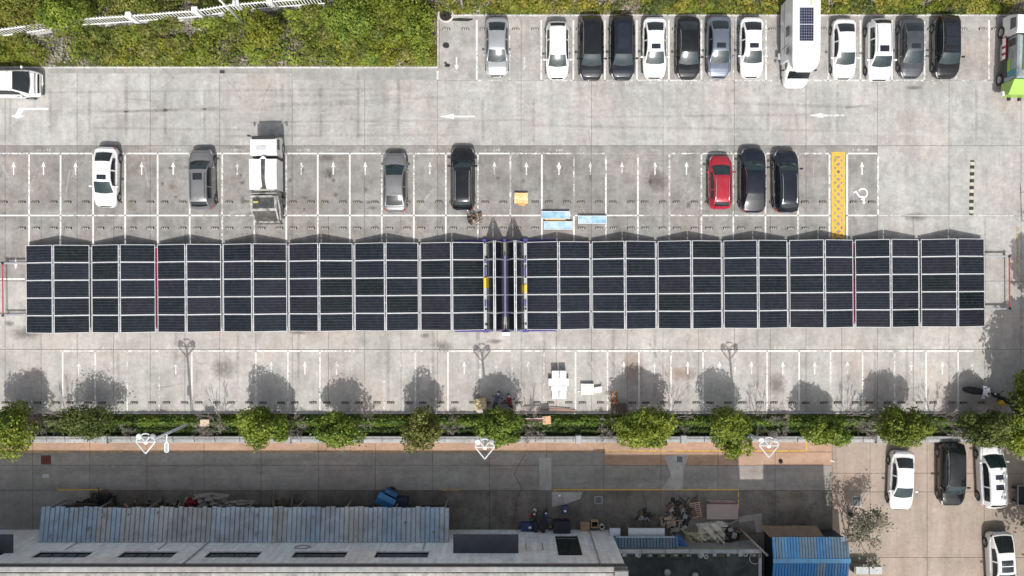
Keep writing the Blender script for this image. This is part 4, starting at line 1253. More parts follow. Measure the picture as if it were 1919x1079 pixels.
stuff(link("verge_shrubbery", cover_mesh("verge_shrubbery", 820, 1935, 8, 28.5, 8000, .25, .55, .13, G_YELL, 46, patchy(-.1, 11))))
hd = thing("clipped_hedge", "long dark green clipped hedge between the bays and the street wall", "hedge", (*P(900, 795), 0))
def to_local(me, o):
    me.transform(Matrix.Translation(-Vector(o.location))); return me
stuff(link("foliage", to_local(cover_mesh("foliage", 88, 1835, 779, 798, 20000, .7, 1.05, .14, G_DARK, 47), hd), hd))
stuff(link("shade_foliage", to_local(cover_mesh("shade_foliage", 60, 1835, 797, 815, 24000, .15, .5, .15, G_SHADE, 49), hd), hd))  # low leaves filling the gap, the shade there put into their colour
stuff(link("leaf_fringe", to_local(cover_mesh("leaf_fringe", 95, 1830, 777, 790, 9000, .9, 1.2, .13, G_FRESH, 48, patchy(-.05, 2)), hd), hd))

# ---- bare twiggy shrubs ---------------------------------------------------------
def twigs(rng, h, spread, n0=9, depth=4, r0=.026, up=1.0):
    m = MB()
    def grow(p, d, l, r, k):
        e = p + d * l
        m.tube(p, e, max(r, .009), max(r * .6, .008), 3, cap=False)
        if k == 0: return
        for _ in range(3 if k > 1 else 4):
            nd = (d + Vector(rng.normal(0, .55, 3)) * spread + Vector((0, 0, .12 * up))).normalized()
            grow(p.lerp(e, rng.uniform(.55, 1)), nd, l * rng.uniform(.55, .8), r * .55, k - 1)
    for i in range(n0):
        t = 2 * math.pi * i / n0 + rng.uniform(-.3, .3)
        d = Vector((math.cos(t) * spread, math.sin(t) * spread, 1.0)).normalized()
        grow(Vector((math.cos(t) * .06, math.sin(t) * .06, 0)), d, h * rng.uniform(.34, .46), r0, depth)
    return m
tw_me = [twigs(np.random.RandomState(60 + i), 2.4, .75).mesh("twigs", GREYTWIG) for i in range(4)]
SHR = [(1003, 806, 1.0, "bare grey shrub over the wall right of the middle street lamp"), (1140, 806, .9, "bare grey shrub over the wall left of the largest round tree"),
       (848, 800, .8, "bare grey shrub between the dull green tree and the middle street lamp"), (563, 806, .9, "bare grey shrub between the round bright tree and the split tree"),
       (1632, 800, 1.15, "bare silvery shrub between the small round tree and the dense yellowish tree"), (1790, 800, 1.2, "pale silvery bare shrub above the black yard SUV"),
       (400, 806, .95, "bare shrub with dark twigs left of the round bright green tree"), (75, 800, .9, "bare shrub between the left edge tree and the wide loose tree"),
       (1455, 806, .9, "bare pale shrub right of the right street lamp"), (245, 806, .6, "small bare shrub just left of the left street lamp"),
       (690, 790, .7, "thin bare shrub at the hedge right of the split crown tree"), (1885, 830, .8, "pale bare shrub beside the windscreen of the white people carrier")]
BR = random.Random(4)
for i, (x, y, s, lb) in enumerate(SHR):
    t = thing("bare_shrub", lb, "shrub", (*P(x, y - 8), 0.0), BR.uniform(0, 6), "bare shrubs along the hedge")
    s *= .72
    t.scale = (s, s, s)
    link("twigs", tw_me[i % 4], t)
SAP = [(128, 782, "left edge tree"), (415, 784, "dark twiggy shrub"), (520, 780, "round bright tree"), (990, 782, "middle street lamp"), (1255, 782, "largest round tree"), (1418, 782, "right street lamp"), (1585, 782, "small round tree"), (1745, 782, "dense yellowish tree")]
sap_me = [twigs(np.random.RandomState(80 + i), 3.4, .32, 5, 3, .03).mesh("stems", GREYTWIG) for i in range(3)]
for i, (x, y, nb) in enumerate(SAP):
    t = thing("bare_sapling", "thin leafless sapling in the hedge next to the %s" % nb, "sapling", (*P(x, y), 0), i, "saplings in the hedge")
    link("stems", sap_me[i % 3], t)
# the sparse leaning tree in the yard
rng = np.random.RandomState(91)
bx, by = P(1590, 1006)
t = thing("sparse_tree", "small sparse two-stemmed tree casting shade on the pinkish yard corner", "tree", (bx, by, 0))
m = MB()
tips = []
def limb(p, d, l, r, k):
    e = p + d * l
    m.tube(p, e, r, r * .65, 6, cap=False)
    if k == 0: tips.append(e); return
    for _ in range(3):
        nd = (d + Vector(rng.normal(0, .45, 3))).normalized()
        limb(p.lerp(e, rng.uniform(.6, 1)), nd, l * rng.uniform(.6, .8), r * .6, k - 1)
limb(Vector((0, 0, 0)), Vector((.10, .42, .85)).normalized(), 1.7, .085, 4)
limb(Vector((-.15, .05, 0)), Vector((-.20, .52, .8)).normalized(), 1.5, .065, 4)
m.obj("trunk", BARK, t, True)
tp = np.array([tuple(q) for q in tips])
pp = np.concatenate([tp + rng.normal(0, .22, tp.shape) for _ in range(8)])
link("crown", leaves_mesh("crown", pp, np.tile(np.array([[0, 0, 1.0]]), (len(pp), 1)), .13, G_SPARSE, rng), t)
# ================================================================ GARBAGE TRUCK, CAMPER, TANK TRUCK
TR_WHITE = M_("dusty white truck paint", (.74, .74, .73), .45, 0, .05, 1.5, coat=.2, dirt=(.22, .2, .17, .25))
GRIME = M_("grimy steel", (.05, .048, .042), .75, .2, .55, 4, dirt=(.30, .29, .26, .2))
HALFGRIME = M_("scraped grey white steel", (.34, .335, .32), .6, .1, .3, 3, dirt=(.045, .042, .038, .95))
t = thing("garbage_truck", "dirty white rear loading garbage truck parked across the middle row line", "truck", (*P(511, 342), 0), math.pi / 2 + R(.6), "trucks")
# local x forward (north), y to the left (west)
ch = MB(); ch.box((-.1, .38, .62), (6.2, .14, .22)); ch.box((-.1, -.38, .62), (6.2, .14, .22)); ch.box((-.1, 0, .6), (6.0, .6, .1)); ch.obj("chassis", DARK, t)
def cab_mesh(x0, x1, w, z0, z1, nose=.16):
    m = MB()
    ys = [-w, -w * .97, -w * .86, 0, w * .86, w * .97, w]
    prof = [(x0, z0 + .1), (x0, z1 - .12), (x0 + .08, z1 - .03), (x0 + .2, z1), (x1 - nose - .25, z1), (x1 - nose - .10, z1 - .06), (x1 - .04, z0 + (z1 - z0) * .5), (x1, z0 + (z1 - z0) * .38), (x1, z0)]
    rows = []
    for x, z in prof:
        rows.append([(x, y, z - (.05 if abs(y) == w and z > z1 - .2 else 0)) for y in ys])
    m.grid(rows)
    for s in (0, len(ys) - 1):
        idx = [i * len(ys) + s for i in range(len(prof))]
        m.f.append(idx if s else idx[::-1])
    m.f.append([(len(prof) - 1) * len(ys) + i for i in range(len(ys))])
    return m
MB().box((3.02, 0, 2.20), (.24, 1.7, .10), R(0), ch=.02).obj("sun_visor", DARK, t)
cm = cab_mesh(1.72, 3.2, .98, .55, 2.25); cm.obj("cab", TR_WHITE, t)
MB().add([(3.055, -.86, 2.17), (3.055, .86, 2.17), (3.185, .9, 1.45), (3.185, -.9, 1.45)], [[0, 3, 2, 1]]).obj("windscreen", GL_DARK, t)
for s in (-1, 1):
    MB().add([(2.2, s * .992, 1.45), (2.98, s * .992, 1.45), (2.9, s * .985, 2.08), (2.2, s * .985, 2.08)], [[0, 1, 2, 3] if s < 0 else [3, 2, 1, 0]]).obj("side_window", GL_DARK, t)
    mm = MB(); mm.path([(3.05, s * .98, 2.0), (3.25, s * 1.15, 1.95), (3.27, s * 1.2, 1.9)], .018, 5); mm.box((3.27, s * 1.22, 1.72), (.08, .16, .34), ch=.02); mm.obj("mirror", DARK, t)
rv = MB(); rv.box((2.25, .15, 2.27), (.34, .74, .05), ch=.02); rv.box((2.25, .15, 2.30), (.26, .62, .03), ch=.01)
rv.obj("roof_hatch", M_("grey grille", (.40, .42, .44), .5), t)
gp = MB(); gp.box((1.55, 0, 1.2), (.25, 1.5, .9), ch=.03); gp.path([(1.6, .8, .8), (1.6, .8, 2.1)], .06, 6); gp.box((1.5, -.7, 1.3), (.3, .3, .5), ch=.03); gp.obj("engine_guard", DARK, t)
body = MB(); body.box((.30, 0, 1.62), (2.25, 2.04, 1.66), ch=.05); body.obj("hopper_body", TR_WHITE, t)
cs = MB()
cs.add([(1.48, -.20, 2.455), (1.48, .14, 2.455), (.0, .12, 2.458), (-.6, .05, 2.458), (-.80, .22, 2.458), (-.82, -.30, 2.458), (-.55, -.22, 2.458), (0, -.15, 2.458)], [[0, 1, 2, 7], [7, 2, 3, 6], [6, 3, 4, 5]])
cs.obj("grime_trail", GRIME, t)
MB().prism([(1.42, -.30), (1.42, .22), (1.62, 0), (1.62, -.1)], 2.3, 2.47).obj("roof_lip", TR_WHITE, t)
fr = MB()
for x in (-.90, -1.10, -1.28): fr.box((x, 0, 2.38), (.07, 1.98, .09), ch=.015)
fr.box((-1.1, 0, 1.5), (.5, 1.8, 1.4)); fr.obj("lift_frame", HALFGRIME, t)
tg = MB()
tg.add([(-1.32, -.98, .7), (-1.32, .98, .7), (-1.32, .98, 2.42), (-1.32, -.98, 2.42), (-2.35, -.96, 2.30), (-2.35, .96, 2.30), (-3.2, -.9, 1.35), (-3.2, .9, 1.35), (-3.2, -.9, .7), (-3.2, .9, .7)], [[0, 1, 2, 3], [3, 2, 5, 4], [4, 5, 7, 6], [6, 7, 9, 8], [1, 9, 7, 5, 2], [0, 3, 4, 6, 8], [1, 0, 8, 9]])
tg.obj("tailgate", HALFGRIME, t)
MB().add([(-1.42, -.80, 2.43), (-1.42, .80, 2.43), (-2.22, .80, 2.335), (-2.22, -.80, 2.335)], [[0, 1, 2, 3]]).obj("black_cover", M_("tar black sheet", (.02, .02, .022), .7, 0, .5, 5, dirt=(.3, .3, .28, .12)), t)
MB().add([(-2.42, -.85, 2.26), (-2.42, .85, 2.26), (-3.1, .8, 1.49), (-3.1, -.8, 1.49)], [[0, 1, 2, 3]]).obj("loading_mouth", GRIME, t)
for s in (-1, 1):
    a = MB(); a.path([(-1.3, s * 1.02, 2.3), (-2.2, s * 1.05, 1.8), (-3.0, s * 1.02, 1.5)], .06, 6); a.box((-2.6, s * 1.02, 1.4), (.5, .1, .3), ch=.02); a.obj("lift_arm", HALFGRIME, t)
    for x in (2.45, -1.55):
        add_wheel(t, x, s * .86, .42, .24)
MB().box((-3.22, 0, .8), (.1, 2.0, .18), ch=.02).obj("rear_bumper", GRIME, t)
MB().box((-1.75, .55, 2.44), (.16, .40, .06), ch=.02).obj("work_glove", M_("faded yellow cloth", (.35, .33, .12), .9), t)

# ---- camper ----
t = thing("camper_van", "white camper van with a dark solar panel on its roof, bonnet over the bay line", "camper", (*P(1485, 88), 0), -math.pi / 2 - R(.3), "trucks")
hb = MB()
pr = [(-2.95, .45), (-2.95, 3.0), (-2.85, 3.08), (1.2, 3.08), (2.0, 2.98), (2.45, 2.72), (2.58, 2.45), (2.3, 2.2), (1.55, 2.0), (1.5, .45)]
hw = [1.03, 1.03, 1.0, 1.0, .96, .82, .72, .78, .98, 1.03]
rows = []
for (x, z), w in zip(pr, hw):
    rows.append([(x - (.12 if 2.0 < x and abs(q) > .7 else 0), q * w, z) for q in (-1, -.95, -.7, 0, .7, .95, 1)])
hb.grid(rows); n7 = 7
for s in (0, 6):
    idx = [i * n7 + s for i in range(len(pr))]; hb.f.append(idx if s else idx[::-1])
RVW = M_("camper white gel coat", (.80, .80, .79), .35, 0, .03, coat=.4)
hb.obj("living_cell", RVW, t)
cb = MB()
rows = []
for x, w, zt in ((1.4, .93, 1.95), (2.3, .92, 1.80), (2.78, .88, 1.22), (3.08, .80, 1.02), (3.24, .64, .82), (3.28, .52, .5)):
    rows.append([(x, -w, .4), (x, -w, min(zt, 1.0) * .9), (x, -w * .92, zt - .05), (x, -w * .5, zt), (x, w * .5, zt), (x, w * .92, zt - .05), (x, w, min(zt, 1.0) * .9), (x, w, .4)])
cb.grid([r[::-1] for r in rows]); cb.f.append([(len(rows) - 1) * 8 + i for i in range(8)])
cb.obj("cab", RVW, t, True)
MB().add([(2.34, -.8, 1.79), (2.34, .8, 1.79), (2.77, .80, 1.265), (2.77, -.80, 1.265)], [[0, 3, 2, 1]]).obj("windscreen", GL_DARK, t)
SPV = solar_mat()
pv = MB().box((-.72, -.02, 3.12), (2.42, 1.04, .04)).obj("solar_panel", M_("blue black solar cells", (.012, .014, .045), .2), t)
pf = MB()
for y in (-.54, .50): pf.box((-.72, y, 3.13), (2.50, .04, .06))
for x in (-1.95, .51, -.72): pf.box((x, -.02, 3.13), (.04, 1.04, .058))
pf.obj("panel_frame", ALU, pv)
gd = MB()
for i in range(1, 6): gd.box((-.72, -.54 + i * .173, 3.1425), (2.40, .012, .006))
for i in range(1, 12): gd.box((-1.95 + i * .205, -.02, 3.142), (.012, 1.0, .005))
gd.obj("cell_grid", GREYP, pv)
MB().box((-2.35, .45, 3.12), (.48, .36, .10), ch=.04).obj("roof_vent", M_("aged vent plastic", (.50, .49, .40), .6), t)
MB().box((.80, .0, 3.09), (.10, 1.06, .03), ch=.01).obj("roof_strip", M_("off white strip", (.66, .66, .64), .5), t)
MB().path([(.0, .62, 3.12), (.3, .62, 3.12), (.5, .66, 3.12), (.9, .58, 3.12)], .018, 5).obj("roof_cable", GREYP, t)
# driver side (towards the middle of the picture): windows, doors, skirts
sy = -1.035
def sidebox(nm, x, z, w, h, mat, th=.03):
    return MB().box((x, sy - .006, z), (w, th, h), ch=.01).obj(nm, mat, t)
wnd = sidebox("side_window", -.55, 2.0, .75, .55, GL_DARK); sidebox("side_window", .9, 2.05, .5, .5, GL_DARK)
sidebox("side_door", .45, 1.45, .05, 1.5, GREYP); sidebox("locker", -2.0, .85, .7, .45, M_("pale grey door", (.62, .63, .64), .5)); sidebox("locker", -1.1, .85, .5, .4, M_("pale grey door", (.62, .63, .64), .5))
sidebox("trim_line", -.7, 1.35, 4.3, .04, GREYP)
for s in (-1, 1):
    add_wheel(t, 2.2, s * .80, .35, .22); add_wheel(t, -1.75, s * .90, .35, .22)
    mm = MB(); mm.path([(2.05, s * .92, 1.5), (2.2, s * 1.12, 1.6)], .02, 5); mm.box((2.22, s * 1.2, 1.62), (.07, .16, .3), ch=.02); mm.obj("mirror", DARK, t)
    MB().box((3.1, s * .58, .80), (.16, .24, .16), ch=.03).obj("headlight", LAMP, t)
    MB().add([(1.62, s * .945, 1.2), (2.1, s * .935, 1.2), (1.95, s * .93, 1.72), (1.62, s * .935, 1.75)], [[0, 1, 2, 3] if s < 0 else [3, 2, 1, 0]]).obj("cab_window", GL_DARK, t)
MB().box((.9, -1.16, .55), (.5, .22, .06), ch=.02).obj("entry_step", GREYP, t)

# ---- white and green truck at the right edge ----
LIME = M_("lime green paint", (.24, .42, .05), .4, 0, .06, coat=.3)
t = thing("sweeper_truck", "truck with white cab and lime green tail, cut by the right edge", "truck", (*P(1893, 112), 0), math.pi / 2 + R(-2), "trucks")
cab_mesh(1.3, 2.9, 1.0, .6, 2.5).obj("cab", TR_WHITE, t)
MB().add([(2.755, -.86, 2.42), (2.755, .86, 2.42), (2.885, .9, 1.65), (2.885, -.9, 1.65)], [[0, 3, 2, 1]]).obj("windscreen", GL_DARK, t)
for s in (-1, 1):
    MB().add([(1.75, s * 1.012, 1.6), (2.6, s * 1.012, 1.6), (2.52, s * 1.005, 2.3), (1.75, s * 1.005, 2.3)], [[0, 1, 2, 3] if s < 0 else [3, 2, 1, 0]]).obj("side_window", GL_DARK, t)
    mm = MB(); mm.path([(2.75, s * 1.0, 2.2), (3.0, s * 1.2, 2.15)], .02, 5); mm.box((3.0, s * 1.22, 1.95), (.08, .16, .36), ch=.02); mm.obj("mirror", DARK, t)
    for x in (1.9, -1.7): add_wheel(t, x, s * .9, .45, .26)
ch = MB(); ch.box((-.3, .4, .7), (6.0, .16, .24)); ch.box((-.3, -.4, .7), (6.0, .16, .24)); ch.box((-.4, 0, .85), (4.0, 2.0, .12)); ch.obj("chassis", DARK, t)
TANK = M_("pale blue white tank", (.30, .345, .36), .4, .1, .18, 1.2, dirt=(.05, .06, .06, .6))
MB().box((-.45, 0, 1.75), (3.2, 1.9, 1.7), ch=.12).obj("tank_body", TANK, t)
MB().box((-.9, .97, 1.5), (.9, .03, .5), ch=.01).obj("green_band", LIME, t); MB().box((-1.0, .985, 1.2), (.7, .03, .3), ch=.01).obj("teal_band", M_("teal decal", (.03, .22, .26), .4), t)
MB().box((-.30, .985, 1.12), (2.8, .05, .42), ch=.01).obj("dark_skirt", DARK, t)
MB().box((.75, .98, 1.75), (.5, .06, 1.0), ch=.02).obj("ladder_panel", GRIME, t)
MB().box((-1.55, .975, 1.9), (.45, .03, .9), ch=.01).obj("teal_stripe", M_("teal decal", (.03, .22, .26), .4), t)
dg = M_("green plastic turf lid", (.06, .13, .035), .8, var=.3)
MB().box((-.2, -.12, 2.63), (2.6, 1.5, .06), ch=.02).obj("roof_cover", dg, t)
hp = MB(); hp.add([(-2.1, -1.0, 2.35), (-2.1, 1.0, 2.35), (-3.1, 1.05, 1.75), (-3.1, -1.05, 1.75), (-2.1, -1.0, .7), (-2.1, 1.0, .7), (-3.1, 1.05, .8), (-3.1, -1.05, .8)], [[0, 1, 2, 3], [3, 2, 6, 7], [1, 5, 6, 2], [0, 3, 7, 4], [5, 1, 0, 4]])
hp.obj("rear_hopper", LIME, t)
MB().box((-2.9, .95, 1.1), (.35, .45, .35), ch=.06).obj("lamp_housing", WHITE, t)
REDW = M_("red safety board", (.30, .03, .04), .5)
gr_ = MB().box((.55, 1.05, 1.0), (1.7, .05, .5), ch=.01).obj("side_guard", REDW, t)
for x in (-.05, .45, .95, 1.25):
    MB().box((x - .1, 1.085, 1.0), (.28, .02, .36), ch=.004).obj("reflective_tile", WHITE, gr_)
MB().box((.3, .8, .75), (1.2, .5, .5), ch=.03).obj("tool_box", GREYP, t)
# ================================================================ PICKET FENCE ON THE BANK
fence = thing("picket_fence", "white picket fence running along the bank at the top left, half overgrown", "fence", (*P(250, 46), 0))
FO = Vector(fence.location)
FPX = [(-30, 78), (45, 68), (150, 53), (265, 45), (385, 36), (450, 25), (520, 19), (612, 12)]
FPT = [PV(*q) for q in FPX]
FWHITE = M_("white fence paint", (.80, .80, .80), .5, 0, .06)
lens = [0]
for a, b in zip(FPT, FPT[1:]): lens.append(lens[-1] + (b - a).length)
def along(d):
    for i in range(len(FPT) - 1):
        if d <= lens[i + 1]:
            q = (d - lens[i]) / (lens[i + 1] - lens[i]); p = FPT[i].lerp(FPT[i + 1], q); v = FPT[i + 1] - FPT[i]
            return p, math.atan2(v.y, v.x)
    v = FPT[-1] - FPT[-2]
    return FPT[-1], math.atan2(v.y, v.x)
pk = MB().add([(-.035, -.012, .35), (.035, -.012, .35), (.035, .012, .35), (-.035, .012, .35), (-.035, -.012, 1.95), (.035, -.012, 1.95), (.035, .012, 1.95), (-.035, .012, 1.95), (0, 0, 2.1)], [[3, 2, 1, 0], [0, 1, 5, 4], [1, 2, 6, 5], [2, 3, 7, 6], [3, 0, 4, 7], [4, 5, 8], [5, 6, 8], [6, 7, 8], [7, 4, 8]]).mesh("picket", FWHITE)
n = int(lens[-1] / .235)
for i in range(n):
    p, a = along((i + .5) * .235)
    o = link("picket", pk, fence); o.location = p - FO; o.rotation_euler = (0, 0, a)
for i in range(len(FPT) - 1):
    a, b = FPT[i] - FO, FPT[i + 1] - FO
    ang = math.atan2((b - a).y, (b - a).x); L = (b - a).length; c = (a + b) / 2
    for z in (.62, 1.72):
        MB().box((c.x, c.y, z), (L, .06, .09), ang).obj("rail", FWHITE, fence)
    MB().box((c.x, c.y, .17), (L, .32, .34), ang, ch=.02).obj("plinth", concrete("fence plinth concrete", .42, stain=.5, seed=9), fence)
for d in (lens[1] - 1.6, lens[3], lens[4], lens[5] + .4, lens[6]):
    p, a = along(d); p = p - FO
    m = MB(); m.box((p.x, p.y, 1.0), (.36, .36, 2.0), a); m.box((p.x, p.y, 2.05), (.44, .44, .1), a, ch=.04); m.obj("fence_post", FWHITE, fence)

fence.scale = (1, 1, 1.05)
# ================================================================ LAMPS
LPOLE = M_("pale blue grey pole", (.58, .61, .66), .45, .2, .06)
def lantern_pole(label, cx, cy, box_arm=False, seed=0):
    """tall pole carrying a flat jewel-shaped frame of white tubes"""
    H_ = 8.1
    bx, by = P(cx, cy, H_)
    t = thing("street_lamp", label, "street lamp", (bx, by, 0), 0, "jewel framed street lamps")
    m = MB(); m.tube((0, 0, 0), (0, 0, H_), .12, .075, 10); m.box((0, 0, .1), (.36, .36, .2), ch=.03); m.obj("pole", LPOLE, t, True)
    s = 1 / PPM * (1 - H_ / ALT)
    fr = MB(); q = lambda x, y: (x * s, -y * s, H_ + .05)
    fr.path([q(-18, -1), q(0, 21), q(18, -1)], .05, 6); fr.path([q(-18, -1), q(18, -1)], .05, 6)
    fr.path([q(-8.5, -10.5), q(0, -.5), q(7.5, -10.5)], .045, 6)
    fr.path([q(-18, -1), q(-16, -7), q(-12.5, -10)], .05, 6); fr.path([q(18, -1), q(16.5, -6), q(13, -10)], .05, 6)
    fr.path([q(-7, -14), q(-4, -16), q(0, -16.5), q(4, -16), q(7, -14)], .05, 6)
    fr.obj("jewel_frame", M_("lamp frame paint", (.48, .49, .50), .45), t)
    for x in (-13.5, 12.5):
        hd_ = MB(); hd_.lathe((x * s, 10.5 * s, H_ - .10), [(.01, .16), (.16, .15), (.21, .05), (.19, -.02), (.01, -.04)], 12)
        hd_.obj("lamp_head", WHITE if x < 0 else GREYP, t, True)
    MB().lathe((0, 0, H_ - .05), [(.14, 0), (.15, .1), (.08, .18), (.01, .2)], 10).obj("pole_cap", WHITE, t, True)
    if box_arm:
        a = MB(); a.path([(0, 0, 4.75), (0, -.62, 4.8)], .04, 6); a.obj("bracket_arm", WHITE, t)
        f = MB()
        for x in (-.13, .13): f.box((x, -.98, 4.8), (.05, .72, .05))
        for y in (-.645, -1.315): f.box((0, y, 4.8), (.31, .05, .05))
        f.obj("panel_frame", WHITE, t); MB().box((0, -.98, 4.79), (.22, .64, .02)).obj("panel", GREYP, t)
    return t
lantern_pole("leftmost street lamp with a jewel-shaped white frame and a small boxed panel on its pole", 274, 829, True)
lantern_pole("middle street lamp with a jewel-shaped white frame against a green tree crown", 909, 839)
lantern_pole("rightmost street lamp with a jewel-shaped white frame above the orange paving", 1441, 836)
for lb, x, y, h in (("thin white light pole on the bank crossing the picket fence", 462, 49, 10), ("short pale light pole base at the top edge right of the bank", 868, 19, 10)):
    t = thing("light_pole", lb, "light pole", (*P(x, y), 0))
    MB().tube((0, 0, 0), (0, 0, h), .10, .06, 8).obj("pole", WHITE, t, True)
    m = MB(); m.path([(0, 0, h), (-.8, .3, h + .25)], .05, 6); m.box((-1.0, .38, h + .25), (.6, .22, .1), ch=.03); m.obj("lamp_arm", WHITE, t)
t = thing("stake", "short grey stake standing on the bank below the yellow green tree", "stake", (*P(502, 94), 0)); MB().tube((0, 0, 0), (-.05, .0, 2.2), .05, .04, 6).obj("post", M_("grey stake", (.4, .38, .34), .8), t)

# ================================================================ LOW STREET WALL
wallT = thing("street_wall", "long low pale grey wall of coping slabs and piers between hedge and street", "wall", (*P(900, 820), 0))
WO = Vector(wallT.location)
COP = concrete("pale coping concrete", .37, warm=(.98, 1.0, 1.02), stain=.5, seed=21, sx=1.6)
COP2 = concrete("stained wall concrete", .27, warm=(.98, 1.0, 1.0), stain=.7, seed=23, sx=2.2)
rnd = random.Random(9)
x = 55
while x < 1835:
    w = rnd.uniform(34, 48)
    a = PV(x + .5, 826.5) - WO; b = PV(x + w - .5, 820.5) - WO
    MB().box(((a.x + b.x) / 2, (a.y + b.y) / 2, .48 + rnd.uniform(-.015, .015)), (b.x - a.x, b.y - a.y, .14), R(rnd.uniform(-.4, .4)), ch=.02).obj("coping_slab", COP, wallT)
    a = PV(x + .3, 819.6) - WO; b = PV(x + w - .3, 815) - WO
    MB().box(((a.x + b.x) / 2, (a.y + b.y) / 2, .60 + rnd.uniform(-.015, .015)), (b.x - a.x, b.y - a.y, .12), ch=.02).obj("back_coping", COP2, wallT)
    x += w
a = PV(55, 826) - WO; b = PV(1835, 816) - WO
MB().box(((a.x + b.x) / 2, (a.y + b.y) / 2, .2), (b.x - a.x, b.y - a.y, .40)).obj("wall_base", COP2, wallT)
for x in (205, 545, 900, 1083, 1278, 1640):
    p = PV(x, 820.5) - WO
    MB().box((p.x, p.y, .42), (.42, .62, .84), ch=.03).obj("pier", COP, wallT)
a = PV(-20, 829.5); b = PV(1140, 827.6)
stepT = MB().box(((a.x + b.x) / 2, (a.y + b.y) / 2, .06), (b.x - a.x, abs(b.y - a.y), .16), ch=.02).obj("foot_kerb", COP, wallT); stepT.location = -WO

# ================================================================ THE BUILDINGS ON THE SOUTH SIDE
FAC = concrete("pale rendered facade", .84, warm=(.93, .97, 1.02), contrast=.10, stain=.28, streak=(2.5, 1, .18), seed=61, sx=1.3)
ROOFC = concrete("sunlit roof screed", .30, contrast=.5, stain=.55, seed=63, sx=2)
MBLD = thing("factory_building", "long pale grey factory building with dark window bands along the bottom edge", "building", (-14.0, -18.49, 0))
BO = Vector(MBLD.location)
ZK = .7875
FY, FH, BX0, BX1 = -18.49, 10.8, -52.0, 7.55
holes = [(-33.1, -29.3, 6.5, 8.25), (-27.2, -23.4, 6.5, 8.25), (-21.2, -17.5, 6.5, 8.25), (-15.2, -11.5, 6.5, 8.25), (-9.5, -5.8, 6.5, 8.25), (3.2, 4.9, 1.7, 7.66), (-39.2, -35.4, 6.5, 8.25)]
xs = sorted(set([BX0, BX1] + [h[0] for h in holes] + [h[1] for h in holes])); zs = sorted(set([0, FH] + [h[2] for h in holes] + [h[3] for h in holes]))
m = MB()
for x0, x1 in zip(xs, xs[1:]):
    z0 = None
    run = None
    for a, b in zip(zs, zs[1:]):
        hole = any(h[0] <= x0 and x1 <= h[1] and h[2] <= a and b <= h[3] for h in holes)
        if not hole:
            run = (run[0], b) if run else (a, b)
        if hole or b == zs[-1]:
            if run: m.box(((x0 + x1) / 2, FY - .15, (run[0] + run[1]) / 2), (x1 - x0, .30, run[1] - run[0]))
            run = None
for v in range(len(m.v)): m.v[v] = tuple(Vector(m.v[v]) - BO)
m.obj("facade_wall", FAC, MBLD)
MB().box((BX1 - .15 - BO.x, FY - 8.3 - BO.y, FH / 2), (.30, 16, FH)).obj("side_wall", FAC, MBLD)
WGL = glass_mat("dark factory glass", (.02, .03, .028), .08)
for x0, x1, z0, z1 in holes:
    c = Vector(((x0 + x1) / 2, FY - .14, (z0 + z1) / 2)) - BO
    big = z1 - z0 > 3
    fr = MB(); w, h = x1 - x0, z1 - z0
    for s in (-1, 1):
        fr.box((c.x + s * (w / 2 - .035), c.y, c.z), (.066, .10, h - .004)); fr.box((c.x, c.y, c.z + s * (h / 2 - .035)), (w - .144, .10, .066))
    f = fr.obj("window", DARK, MBLD)
    nx = 4 if not big else 2
    for i in range(nx):
        MB().box((c.x - w / 2 + .07 + (w - .14) * (i + .5) / nx, c.y - .02, c.z), ((w - .14) / nx - .035, .02, h - .15)).obj("pane", WGL, f)
    for i in range(1, nx):
        MB().box((c.x - w / 2 + .07 + (w - .14) * i / nx, c.y - .005, c.z), (.035, .06, h - .14)).obj("mullion", DARK, f)
m = MB(); m.box((-22.2 - BO.x, FY + .06 - BO.y, FH - .28), (59.6, .20, .26), ch=.03); m.obj("cornice", M_("dark stained cornice", (.085, .075, .07), .8, var=.3), MBLD)
m = MB(); m.box((-22.2 - BO.x, FY - .12 - BO.y, FH - .02), (59.7, .34, .12), ch=.03); m.obj("parapet", COP2, MBLD)
MB().box((-22.4 - BO.x, FY - 8.5 - BO.y, FH - .12), (59.0, 16.2, .2)).obj("roof", ROOFC, MBLD)
m = MB(); m.box((BX1 - .35 - BO.x, FY - .5 - BO.y, FH + .25), (.9, .8, .5), ch=.05); m.obj("roof_block", COP2, MBLD)
for x, lb in ((5.9, 0), (-22, 0)):
    MB().tube((x - BO.x, FY + .07 - BO.y, 0), (x - BO.x, FY + .07 - BO.y, FH - .5), .05, n=8).obj("drain_pipe", GREYP, MBLD)
SLATE = M_("dark grey canopy sheet", (.045, .052, .062), .6, .1, .25, 1.2)
for x0, x1 in ((-4.1, .45), (-41.0, -34.85)):
    c = Vector(((x0 + x1) / 2, FY + .64, 7.0)) - BO
    k = MB(); k.box((c.x, c.y, c.z), (x1 - x0, 1.28, .22), ch=.03); k.obj("entrance_canopy", SLATE, MBLD)
m = MB(); c = Vector((-14.9, FY, 5.5)) - BO
m.path([(c.x + .55 * math.cos(t * .449), c.y + .05, c.z + .45 * math.sin(t * .449)) for t in range(15)], .05, 5); m.obj("ring_fitting", GREYP, MBLD)
# marks of soot running down the wall are part of the render material; conduits are built
for x in (-31.5, -25, -6.3, -3.2, 1.0, 2.2):
    MB().tube((x - BO.x, FY + .03 - BO.y, 4.2), (x - BO.x, FY + .03 - BO.y, 6.2), .02, n=5).obj("conduit", DARK, MBLD)

MB().box((-22.2 - BO.x, FY - 1.0 - BO.y, FH + .0), (59.5, .30, .16), ch=.03).obj("roof_kerb", COP2, MBLD)
MBLD.scale = (1, 1, ZK)
